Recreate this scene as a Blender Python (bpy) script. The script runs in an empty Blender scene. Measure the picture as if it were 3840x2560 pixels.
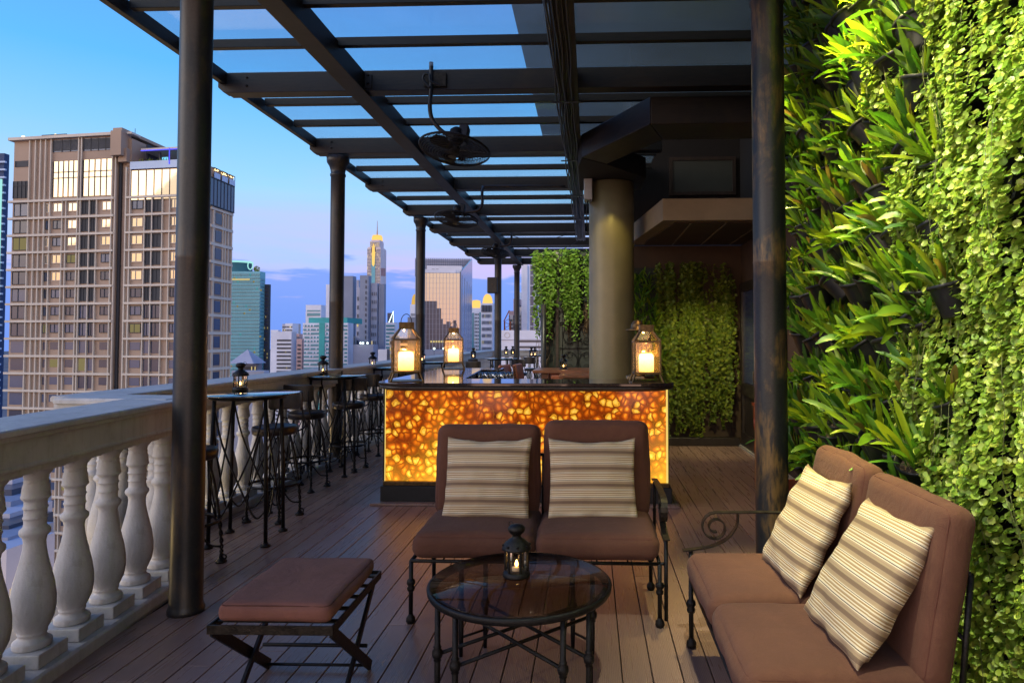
import bpy, bmesh, math, random
from mathutils import Vector, Matrix
R = math.radians
rnd = random.Random(7)
SC = bpy.context.scene
COL = SC.collection

# ---------------------------------------------------------------- camera model (photo pixels, 3840 x 2560)
F = 2500.0; H = 1.55; YAW = R(2.2); PIT = R(1.9)
c_f = Vector((-math.sin(YAW)*math.cos(PIT), math.cos(YAW)*math.cos(PIT), math.sin(PIT)))
c_r = Vector((math.cos(YAW), math.sin(YAW), 0))
c_u = c_r.cross(c_f)
CX = 2214 - F*math.tan(YAW)/math.cos(PIT)
CY = 1270 - F*math.tan(PIT)
EYE = Vector((0, 0, H))
def ray(xs, ys):
    return c_f + c_r*((xs-CX)/F) - c_u*((ys-CY)/F)
def P(xs, ys, D):
    d = ray(xs, ys); return EYE + d*(D/d.y)
def PZ(xs, ys, z=0.0):
    d = ray(xs, ys); return EYE + d*((z-H)/d.z)
def PX(xs, D, ys=1270):
    return P(xs, ys, D).x

cam_d = bpy.data.cameras.new("camera"); cam = bpy.data.objects.new("camera", cam_d); COL.objects.link(cam)
cam.location = EYE
cam.rotation_euler = Matrix((c_r, c_u, -c_f)).transposed().to_euler()
cam_d.sensor_width = 36; cam_d.lens = F/3840*36
cam_d.shift_x = (1920-CX)/3840; cam_d.shift_y = (CY-1280)/3840
cam_d.clip_end = 6000; cam_d.clip_start = 0.05
SC.camera = cam
SC.view_settings.view_transform = 'Standard'; SC.view_settings.look = 'None'
SC.view_settings.exposure = 0.10; SC.view_settings.gamma = 1.0
SC.cycles.max_bounces = 8; SC.cycles.transparent_max_bounces = 16
SC.cycles.sample_clamp_indirect = 6.0
SC.cycles.caustics_reflective = False; SC.cycles.caustics_refractive = False
try: SC.cycles.use_denoising = True
except Exception: pass

def srgb(r, g, b):
    f = lambda c: (c/255/12.92) if c/255 <= .04045 else ((c/255+.055)/1.055)**2.4
    return (f(r), f(g), f(b))

# ---------------------------------------------------------------- materials
MATS = {}
class NT:
    def __init__(s, name):
        s.m = bpy.data.materials.new(name); s.m.use_nodes = True
        s.t = s.m.node_tree; s.t.nodes.clear()
        s.out = s.t.nodes.new('ShaderNodeOutputMaterial')
        MATS[name] = s.m
    def n(s, typ, **kw):
        nd = s.t.nodes.new(typ)
        for k, v in kw.items():
            if k.startswith('i_'):
                key = k[2:].replace('_', ' ')
                nd.inputs[key].default_value = v
            else: setattr(nd, k, v)
        return nd
    def l(s, a, b): s.t.links.new(a, b)
    def coord(s, scale=(1, 1, 1), kind='Object', rot=(0, 0, 0)):
        tc = s.n('ShaderNodeTexCoord'); mp = s.n('ShaderNodeMapping')
        mp.inputs['Scale'].default_value = scale; mp.inputs['Rotation'].default_value = rot
        s.l(tc.outputs[kind], mp.inputs['Vector']); return mp.outputs['Vector']
    def noise(s, vec, scale, detail=4, rough=.6, dist=0):
        nd = s.n('ShaderNodeTexNoise'); nd.inputs['Scale'].default_value = scale
        nd.inputs['Detail'].default_value = detail; nd.inputs['Roughness'].default_value = rough
        nd.inputs['Distortion'].default_value = dist
        s.l(vec, nd.inputs['Vector']); return nd.outputs['Fac']
    def ramp(s, fac, stops, interp='LINEAR'):
        r = s.n('ShaderNodeValToRGB'); cr = r.color_ramp; cr.interpolation = interp
        while len(cr.elements) < len(stops): cr.elements.new(.5)
        for e, (p, c) in zip(cr.elements, stops):
            e.position = p; e.color = (*c, 1) if len(c) == 3 else c
        s.l(fac, r.inputs['Fac']); return r.outputs['Color']
    def math(s, op, a, b=None, c=None, clamp=False):
        nd = s.n('ShaderNodeMath', operation=op); nd.use_clamp = clamp
        for i, v in enumerate((a, b, c)):
            if v is None: continue
            if isinstance(v, (int, float)): nd.inputs[i].default_value = v
            else: s.l(v, nd.inputs[i])
        return nd.outputs[0]
    def mix(s, fac, a, b):
        nd = s.n('ShaderNodeMix', data_type='RGBA')
        for k, v in (('Factor', fac), ('A', a), ('B', b)):
            idx = {'Factor': 0, 'A': 6, 'B': 7}[k]
            if isinstance(v, (int, float)): nd.inputs[idx].default_value = v
            elif isinstance(v, tuple): nd.inputs[idx].default_value = (*v, 1) if len(v) == 3 else v
            else: s.l(v, nd.inputs[idx])
        return nd.outputs[2]
    def bump(s, h, strength=.3, dist=.01):
        b = s.n('ShaderNodeBump'); b.inputs['Strength'].default_value = strength
        b.inputs['Distance'].default_value = dist; s.l(h, b.inputs['Height']); return b.outputs['Normal']
    def bsdf(s, col=None, rough=.5, metal=0, normal=None, spec=.5, **kw):
        b = s.n('ShaderNodeBsdfPrincipled')
        for k, v in (('Base Color', col), ('Roughness', rough), ('Metallic', metal), ('Specular IOR Level', spec)):
            if v is None: continue
            if isinstance(v, (int, float)): b.inputs[k].default_value = v
            elif isinstance(v, tuple): b.inputs[k].default_value = (*v, 1)
            else: s.l(v, b.inputs[k])
        for k, v in kw.items(): b.inputs[k.replace('_', ' ')].default_value = v
        if normal is not None: s.l(normal, b.inputs['Normal'])
        s.l(b.outputs[0], s.out.inputs[0]); return b

def simple(name, col, rough=.5, metal=0, var=.25, nscale=8, bump=.1, bscale=40, spec=.5, rvar=.0):
    t = NT(name); v = t.coord()
    n = t.noise(v, nscale, 5)
    a = tuple(max(0, c*(1-var)) for c in col); b = tuple(min(1, c*(1+var)) for c in col)
    c = t.ramp(n, [(.3, a), (.7, b)])
    nb = t.noise(v, bscale, 4)
    r = rough
    if rvar: r = t.math('MULTIPLY_ADD', n, rvar*2, rough-rvar)
    t.bsdf(c, r, metal, t.bump(nb, bump, .01) if bump else None, spec)
    return t.m

def emis(name, col, strength):
    t = NT(name); e = t.n('ShaderNodeEmission'); e.inputs[0].default_value = (*col, 1); e.inputs[1].default_value = strength
    t.l(e.outputs[0], t.out.inputs[0]); return t.m

simple('iron', (.012, .011, .011), .42, .6, .5, 60, .35, 160)
simple('iron_worn', (.03, .024, .018), .45, .7, .6, 30, .4, 120)
simple('black_plastic', (.012, .013, .015), .45, 0, .3, 30, .1)
simple('soil', (.05, .032, .02), .95, 0, .7, 90, 1.0, 120)
simple('dark_wood', (.022, .016, .013), .35, 0, .5, 12, .25, 80)
simple('concrete', (.3, .28, .25), .85, 0, .12, 6, .3, 60)
simple('cream_wall', (.20, .16, .105), .8, 0, .12, 4, .15, 60)
simple('dark_slab', (.03, .033, .036), .8, 0, .3, 1, .1, 20)
simple('brown_wall', (.055, .032, .018), .8, 0, .2, 3, .2, 60)
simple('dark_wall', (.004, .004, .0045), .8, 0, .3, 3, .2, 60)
simple('brass', (.12, .078, .036), .4, .85, .5, 25, .2, 90)
simple('wax', (.8, .6, .35), .6, 0, .1, 20, .05)
simple('leather', (.24, .075, .038), .38, 0, .3, 30, .3, 140)
simple('table_wood', (.20, .08, .04), .3, 0, .35, 10, .15, 60)
simple('red_wood', (.26, .045, .012), .3, 0, .35, 10, .15, 60)
simple('speaker_paint', (.03, .03, .033), .5, 0, .2, 20, .1)
simple('green_panel', (.010, .017, .012), .7, 0, .3, 6, .2)
simple('grey_glass_panel', (.03, .038, .033), .5, 0, .15, 3, .1)
simple('metal_white', (.35, .37, .38), .5, .3, .1, 10, .05)

# painted stone of the balustrade
t = NT('stone'); v = t.coord(); n = t.noise(v, 5, 6); nb = t.noise(v, 70, 5); nc = t.noise(v, 22, 3)
c = t.ramp(n, [(.3, (.36, .375, .385)), (.5, (.45, .465, .475)), (.75, (.52, .535, .545))])
c = t.mix(t.math('MULTIPLY', t.math('GREATER_THAN', nc, .62), .22), c, (.30, .27, .23))
oi = t.n('ShaderNodeObjectInfo'); c = t.mix(t.math('MULTIPLY', oi.outputs['Random'], .28), c, (.30, .285, .26))
stk = t.noise(t.coord((9, 9, .8)), 3, 6, .65)
c = t.mix(t.math('MULTIPLY', t.math('SUBTRACT', stk, .5, clamp=True), 1.6, clamp=True), c, (.22, .21, .185))
t.bsdf(c, .66, 0, t.bump(t.math('ADD', t.math('MULTIPLY', nb, .5), nc), .35, .010))
# pergola steel paint : dark, brushed with bronze smears
t = NT('pergola_paint'); v = t.coord((1, 1, 1)); n = t.noise(v, 1.6, 6, .6, .6); n2 = t.noise(t.coord((1, 1, 6)), 9, 6)
c = t.ramp(n, [(.38, (.007, .008, .009)), (.55, (.014, .012, .011)), (.72, (.036, .025, .015))])
c = t.mix(t.math('MULTIPLY', t.math('SUBTRACT', n2, .42, clamp=True), 2.4, clamp=True), c, (.028, .021, .016))
t.bsdf(c, t.math('MULTIPLY_ADD', n, .3, .34), .2, t.bump(n2, .25, .006))
for cname_, pst_ in (('column_paint', .16), ('column_paint_worn', .70)):
  t = NT(cname_); v = t.coord((1, 1, 1), rot=(.5, .4, 0)); n = t.noise(t.coord((1.6, 1.6, .9), rot=(.5, .3, 0)), 2.6, 7, .62, .5)
  ns = t.noise(t.coord((9, 9, 1.6), rot=(.75, .55, 0)), 5, 4, .6); nf = t.noise(v, 60, 4)
  patch = t.math('MULTIPLY', t.ramp(n, [(.47, (0, 0, 0)), (.60, (1, 1, 1))]), t.ramp(ns, [(.36, (0, 0, 0)), (.56, (1, 1, 1))]))
  base = t.ramp(nf, [(.3, (.008, .009, .011)), (.7, (.017, .018, .020))])
  blue = t.ramp(t.noise(t.coord((1, 1, .5)), 1.7, 4), [(.45, (0, 0, 0)), (.7, (1, 1, 1))])
  c = t.mix(t.math('MULTIPLY', blue, .45), base, (.030, .038, .050))
  c = t.mix(t.math('MULTIPLY', patch, pst_), c, (.19, .11, .035))
  t.bsdf(c, .42, .15, t.bump(ns, .2, .004))
# round plaster column
t = NT('round_plaster'); v = t.coord(); n = t.noise(v, 3, 5); nb = t.noise(v, 50, 4)
t.bsdf(t.ramp(n, [(.3, (.14, .135, .08)), (.7, (.185, .175, .105))]), .38, 0, t.bump(nb, .15, .006))
# deck planks : composite boards, fine grooves along Y
PITCH = .1385; X_GAP = PX(2335.5, 3.0)
t = NT('deck_board'); tc = t.n('ShaderNodeTexCoord'); sx = t.n('ShaderNodeSeparateXYZ'); t.l(tc.outputs['Object'], sx.inputs[0])
ix = t.math('FLOOR', t.math('DIVIDE', t.math('SUBTRACT', sx.outputs[0], X_GAP), PITCH))
iy = t.math('FLOOR', t.math('DIVIDE', t.math('ADD', sx.outputs[1], t.math('MULTIPLY', ix, 1.37)), 2.9))
cb = t.n('ShaderNodeCombineXYZ'); t.l(ix, cb.inputs[0]); t.l(iy, cb.inputs[1])
wn = t.n('ShaderNodeTexWhiteNoise', noise_dimensions='3D'); t.l(cb.outputs[0], wn.inputs['Vector'])
groove = t.math('SINE', t.math('MULTIPLY', sx.outputs[0], 2*math.pi/.0085))
st = t.noise(t.coord((14, .6, 1)), 3, 5); big = t.noise(t.coord(), 1.3, 5)
c = t.ramp(wn.outputs['Value'], [(0, (.27, .165, .128)), (.5, (.335, .207, .163)), (1, (.39, .25, .20))])
c = t.mix(t.math('MULTIPLY', st, .28), c, (.14, .10, .092))
c = t.mix(t.math('MULTIPLY', t.math('SUBTRACT', big, .35, clamp=True), .9), c, (.30, .20, .165))
c = t.mix(t.math('MULTIPLY', t.math('ADD', groove, 1), .14), c, (.02, .014, .013))
rr = t.math('MULTIPLY_ADD', st, .20, .19)
hh = t.math('ADD', t.math('MULTIPLY', groove, .5), t.math('MULTIPLY', t.noise(t.coord((1, 1, 1)), 160, 3), .8))
t.bsdf(c, rr, 0, t.bump(hh, .35, .0014), .6)
# cushions
def fabric(name, a, b, sc=420):
    t = NT(name); v = t.coord(); n = t.noise(v, 2.2, 4); w = t.noise(t.coord((1, 1, 1)), sc, 2)
    c = t.ramp(n, [(.3, a), (.7, b)])
    c = t.mix(t.math('MULTIPLY', t.math('SUBTRACT', t.noise(v, 14, 6, .7), .45, clamp=True), 1.2), c, tuple(x*1.35 for x in b))
    c = t.mix(t.math('MULTIPLY', w, .35), c, tuple(x*.55 for x in a))
    bs = t.bsdf(c, .92, 0, t.bump(t.math('ADD', w, t.math('MULTIPLY', t.noise(t.coord((1, 1, 1)), 11, 5, .6, .8), 4)), .42, .005), .2)
    bs.inputs['Sheen Weight'].default_value = .04
    return t.m
fabric('brown_fabric', (.108, .046, .029), (.142, .061, .038))
fabric('ottoman_fabric', (.21, .09, .062), (.26, .112, .08))
fabric('piping_fabric', (.10, .036, .024), (.12, .046, .03))
# striped pillow fabric (stripes across local Z)
t = NT('striped_fabric'); tc = t.n('ShaderNodeTexCoord'); sx = t.n('ShaderNodeSeparateXYZ'); t.l(tc.outputs['Object'], sx.inputs[0])
zz = t.math('FRACT', t.math('MULTIPLY', t.math('ADD', sx.outputs[2], 5.013), 1/.098))
cream = (.76, .66, .47); tan = (.34, .205, .07); dark = (.045, .032, .030); grey = (.40, .29, .17); mush = (.20, .132, .085)
stops = [(0, dark), (.035, cream), (.10, tan), (.15, cream), (.20, tan), (.245, grey), (.285, cream), (.335, tan), (.39, cream), (.43, dark), (.455, cream), (.49, grey), (.56, grey), (.64, mush), (.73, mush), (.80, grey), (.87, (.36, .24, .16)), (.90, grey), (.96, cream)]
c = t.ramp(zz, stops, 'CONSTANT')
c2 = t.ramp(zz, [(0, dark), (.02, cream), (.5, grey), (.62, mush), (.74, mush), (.88, grey), (1, cream)])
c = t.mix(.12, c, c2)
rib = t.math('SINE', t.math('MULTIPLY', sx.outputs[2], 2*math.pi/.0038))
c = t.mix(t.math('MULTIPLY', t.math('ADD', rib, 1), .08), c, (.05, .035, .025))
nw = t.noise(t.coord(), 13, 4)
t.bsdf(c, .85, 0, t.bump(t.math('ADD', nw, t.math('MULTIPLY', rib, .06)), .35, .012), .25)
# glass types (thin)
def thin_glass(name, tint, gloss=.12, rough=.02, gcol=(1, 1, 1), fk=1.0, haze=None):
    t = NT(name); tr = t.n('ShaderNodeBsdfTransparent'); tr.inputs[0].default_value = (*tint, 1)
    g = t.n('ShaderNodeBsdfGlossy'); g.inputs['Roughness'].default_value = rough; g.inputs[0].default_value = (*gcol, 1)
    fr = t.n('ShaderNodeFresnel'); fr.inputs[0].default_value = 1.5
    m = t.n('ShaderNodeMixShader'); t.l(t.math('MULTIPLY_ADD', fr.outputs[0], fk, gloss, clamp=True), m.inputs[0])
    src = tr.outputs[0]
    if haze:
        tl = t.n('ShaderNodeBsdfTranslucent'); tl.inputs[0].default_value = (*haze[1], 1); m0 = t.n('ShaderNodeMixShader')
        tcz = t.n('ShaderNodeTexCoord'); sz_ = t.n('ShaderNodeSeparateXYZ'); t.l(tcz.outputs['Object'], sz_.inputs[0])
        t.l(t.math('MULTIPLY', t.ramp(sz_.outputs[2], [(.10, (1, 1, 1)), (.24, (.8, .8, .8)), (.33, (.12, .12, .12))]), t.math('MULTIPLY_ADD', t.noise(t.coord(), 30, 5), haze[0], haze[0]*.5)), m0.inputs[0])
        t.l(tr.outputs[0], m0.inputs[1]); t.l(tl.outputs[0], m0.inputs[2]); src = m0.outputs[0]
    t.l(src, m.inputs[1]); t.l(g.outputs[0], m.inputs[2]); t.l(m.outputs[0], t.out.inputs[0]); return t.m
thin_glass('lantern_glass', (.97, .96, .93), .0)
thin_glass('glow_tinted_glass', (.99, .93, .82), .0, haze=(.17, (.95, .62, .20)))  # amber candle glow put into the panes, fading upwards
thin_glass('amber_glass', (1.0, .78, .5), .05)
thin_glass('table_glass', (.56, .53, .47), .0, .015, fk=.35)
thin_glass('high_table_glass', (.55, .68, .64), .06, .03)
thin_glass('wine_glass', (.93, .94, .95), .30)
# frosted pergola glass
t = NT('roof_glass'); tr = t.n('ShaderNodeBsdfTransparent'); tr.inputs[0].default_value = (.92, .965, .98, 1)
tl = t.n('ShaderNodeBsdfTranslucent'); tl.inputs[0].default_value = (.52, .68, .74, 1)
nn = t.noise(t.coord(), .7, 4); m = t.n('ShaderNodeMixShader'); t.l(t.math('MULTIPLY_ADD', nn, .25, .03), m.inputs[0])
t.l(tr.outputs[0], m.inputs[1]); t.l(tl.outputs[0], m.inputs[2])
g = t.n('ShaderNodeBsdfGlossy'); g.inputs['Roughness'].default_value = .12; m2 = t.n('ShaderNodeMixShader'); m2.inputs[0].default_value = .06
t.l(m.outputs[0], m2.inputs[1]); t.l(g.outputs[0], m2.inputs[2]); t.l(m2.outputs[0], t.out.inputs[0])
# foliage
def foliage(name, cols, rough=.42, trans=.35):
    t = NT(name); gi = t.n('ShaderNodeNewGeometry')
    oi = t.n('ShaderNodeObjectInfo')
    rnd_ = t.math('FRACT', t.math('ADD', gi.outputs['Random Per Island'], oi.outputs['Random']))
    c = t.ramp(rnd_, [(i/(len(cols)-1), k) for i, k in enumerate(cols)])
    n = t.noise(t.coord(), 35, 3)
    c = t.mix(t.math('MULTIPLY', n, .35), c, tuple(x*.5 for x in cols[0]))
    b = t.bsdf(c, rough, 0, t.bump(n, .2, .004), .5)
    tl = t.n('ShaderNodeBsdfTranslucent'); t.l(c, tl.inputs[0])
    m = t.n('ShaderNodeMixShader'); m.inputs[0].default_value = trans
    t.l(b.outputs[0], m.inputs[1]); t.l(tl.outputs[0], m.inputs[2]); t.l(m.outputs[0], t.out.inputs[0]); return t.m
foliage('fern_leaf', [(.03, .10, .010), (.07, .20, .014), (.19, .34, .016), (.045, .14, .014), (.34, .42, .018), (.10, .26, .016)], .38)
foliage('button_leaf', [(.20, .35, .04), (.36, .54, .07), (.50, .64, .10), (.26, .44, .05), (.60, .62, .11), (.42, .58, .09)], .38, .42)
foliage('creeper_leaf', [(.08, .14, .014), (.16, .23, .02), (.26, .30, .025), (.11, .17, .016)], .5)
foliage('creeper_leaf_bright', [(.07, .17, .015), (.14, .29, .025), (.20, .34, .04), (.10, .21, .02)], .5)
foliage('dry_leaf', [(.26, .20, .03), (.15, .09, .025), (.36, .30, .05)], .6)
simple('vine_stem', (.16, .17, .06), .7, 0, .3, 30, .2)
simple('root_fibre', (.10, .065, .035), .9, 0, .4, 60, .4)
# backlit agate panel
t = NT('agate_panel'); tc = t.n('ShaderNodeTexCoord'); mp = t.n('ShaderNodeMapping'); t.l(tc.outputs['Object'], mp.inputs[0])
v0 = mp.outputs[0]
nd = t.n('ShaderNodeTexNoise'); nd.inputs['Scale'].default_value = 9; t.l(v0, nd.inputs['Vector'])
vm = t.n('ShaderNodeVectorMath', operation='MULTIPLY_ADD'); t.l(nd.outputs['Color'], vm.inputs[0]); vm.inputs[1].default_value = (.085, .085, .085); t.l(v0, vm.inputs[2])
sep = t.n('ShaderNodeSeparateXYZ'); t.l(vm.outputs[0], sep.inputs[0]); cmb = t.n('ShaderNodeCombineXYZ'); t.l(sep.outputs[0], cmb.inputs[0]); t.l(sep.outputs[2], cmb.inputs[1])
VS = 14.5
def vor(feature):
    q = t.n('ShaderNodeTexVoronoi', voronoi_dimensions='2D', feature=feature); q.inputs['Scale'].default_value = VS; q.inputs['Randomness'].default_value = .95; t.l(cmb.outputs[0], q.inputs['Vector']); return q
vf = vor('F1'); ve = vor('DISTANCE_TO_EDGE')
sc_ = t.n('ShaderNodeSeparateColor'); t.l(vf.outputs['Color'], sc_.inputs[0])
edge = ve.outputs['Distance']
rad = vf.outputs['Distance']
body = t.math('SUBTRACT', 1, t.math('MULTIPLY', rad, 1.55), clamp=True)
body = t.math('MULTIPLY', body, t.math('MULTIPLY_ADD', t.noise(v0, 26, 4), .9, .55), clamp=True)
rimf = t.ramp(edge, [(0, (0, 0, 0)), (.03, (.0, .0, .0)), (.13, (1, 1, 1))])
k1 = t.math('MULTIPLY', body, rimf)
inner = t.ramp(k1, [(0, (.20, .028, .002)), (.22, (.40, .065, .003)), (.5, (.62, .12, .005)), (.72, (.95, .30, .014)), (1, (1, .45, .03))])
inner2 = t.ramp(k1, [(0, (.10, .014, .001)), (.15, (.55, .17, .008)), (.30, (.90, .42, .025)), (.42, (.55, .20, .01)), (.55, (.95, .50, .04)), (1, (1, .62, .10))])
inner3 = t.ramp(k1, [(0, (.18, .024, .002)), (.3, (.30, .045, .002)), (.6, (.55, .10, .004)), (1, (.80, .20, .008))])
c = t.mix(t.math('GREATER_THAN', sc_.outputs[0], .68), inner, inner2)
c = t.mix(t.math('GREATER_THAN', sc_.outputs[1], .62), c, inner3)
vein = t.ramp(t.math('ADD', edge, t.math('MULTIPLY', t.noise(v0, 20, 3), .05)), [(.02, (1, 1, 1)), (.045, (0, 0, 0))])
c = t.mix(t.math('MULTIPLY', vein, .45), c, (.80, .32, .02))
fine = t.noise(v0, 38, 6, .7, 1.5)
c = t.mix(t.math('MULTIPLY', t.math('SUBTRACT', fine, .46, clamp=True), 2.6), c, (.20, .028, .002))
sz = t.n('ShaderNodeSeparateXYZ'); t.l(v0, sz.inputs[0])
# uneven backlight painted into the emission, strongest at bottom edge and right end
lowz = t.ramp(sz.outputs[2], [(0, (.85, .85, .85)), (.25, (.58, .58, .58)), (.6, (.38, .38, .38)), (1, (.26, .26, .26))])
rx = t.ramp(t.math('DIVIDE', t.math('ADD', sz.outputs[0], 1.4), 2.8), [(0, (.25, .25, .25)), (.06, (.1, .1, .1)), (.2, (.5, .5, .5)), (.35, (.25, .25, .25)), (.7, (.2, .2, .2)), (.92, (.35, .35, .35)), (1, (.55, .55, .55))])
s = t.math('MULTIPLY_ADD', t.math('MULTIPLY', lowz, 1.0), 1.5, t.math('MULTIPLY', rx, 1.1))
glowmix = t.math('SUBTRACT', s, .95, clamp=True)
c = t.mix(t.math('MULTIPLY', glowmix, .38), c, (1, .58, .04))
em = t.n('ShaderNodeEmission'); t.l(c, em.inputs[0]); t.l(t.math('MULTIPLY_ADD', s, 1.1, .28), em.inputs[1])
gl = t.n('ShaderNodeBsdfGlossy'); gl.inputs['Roughness'].default_value = .1
ad = t.n('ShaderNodeMixShader'); ad.inputs[0].default_value = .05; t.l(em.outputs[0], ad.inputs[1]); t.l(gl.outputs[0], ad.inputs[2]); t.l(ad.outputs[0], t.out.inputs[0])
# polished bar top
t = NT('bar_stone'); v = t.coord(); n = t.noise(v, 12, 6)
t.bsdf(t.ramp(n, [(.4, (.018, .013, .012)), (.7, (.05, .034, .028))]), .06, 0, None, .8)
# candle glow
t = NT('candle_wax'); tc = t.n('ShaderNodeTexCoord'); sx = t.n('ShaderNodeSeparateXYZ'); t.l(tc.outputs['Generated'], sx.inputs[0])
n = t.noise(t.coord(), 18, 4)
c = t.ramp(t.math('ADD', sx.outputs[2], t.math('MULTIPLY', n, .25)), [(.1, (1, .52, .09)), (.6, (1, .74, .28)), (1, (1, .86, .5))])
em = t.n('ShaderNodeEmission'); t.l(c, em.inputs[0]); em.inputs[1].default_value = 4.5; t.l(em.outputs[0], t.out.inputs[0])
emis('flame', (1, .55, .15), 14)
emis('strip_light', (1, .72, .18), .9)
emis('bulb_warm', (1, .7, .3), 4)
emis('sign_cyan', (.45, 1, .95), 1.6)
emis('sign_blue', (.1, .1, 1), 1.2)
emis('gold_light', (1, .62, .16), 1.1)
emis('gold_light_soft', (.9, .55, .12), .75)
emis('pool_light', (.0, .75, .9), 1.3)
emis('lit_yard', (1, .62, .22), 1.3)  # terrace lamplight put into the paving's own emission
emis('win_lit', (1, .8, .35), .6)
emis('win_lit_dim', (.62, .52, .24), .34)
emis('star_white', (.8, 1, .95), 3)
emis('screen_cyan', (.2, .7, 1), 1.1)
# building surfaces
def facade(name, col, rough=.7, var=.1): return simple(name, col, rough, 0, var, .12, .0)
facade('hotel_brown', (.33, .245, .185)); facade('hotel_trim', (.52, .48, .42)); facade('hotel_dark', (.03, .035, .045))
facade('grey_block', (.38, .40, .50)); facade('grey_block_dark', (.22, .25, .34)); facade('white_block', (.70, .72, .82)); facade('teal_block', (.16, .42, .50))
facade('green_band', (.05, .36, .35)); facade('pink_block', (.45, .30, .30)); facade('cream_block', (.52, .48, .45)); facade('pale_blue', (.45, .58, .78))
facade('dark_window', (.045, .055, .085), .3); facade('navy', (.02, .05, .14)); facade('stone_tower', (.66, .60, .64)); facade('blue_glass', (.06, .085, .16), .2); facade('teal_glass', (.09, .27, .33), .25); facade('dim_glass', (.035, .045, .085), .2)
simple('city_ground', (.10, .10, .12), .9, 0, .4, .01, 0)
def mirror(name, col, rough=.03):
    t = NT(name); v = t.coord(); n = t.noise(v, .25, 3)
    t.bsdf(tuple(col), rough, .95, t.bump(n, .05, .05)); return t.m
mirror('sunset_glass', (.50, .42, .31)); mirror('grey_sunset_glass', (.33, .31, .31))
M = MATS

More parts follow.
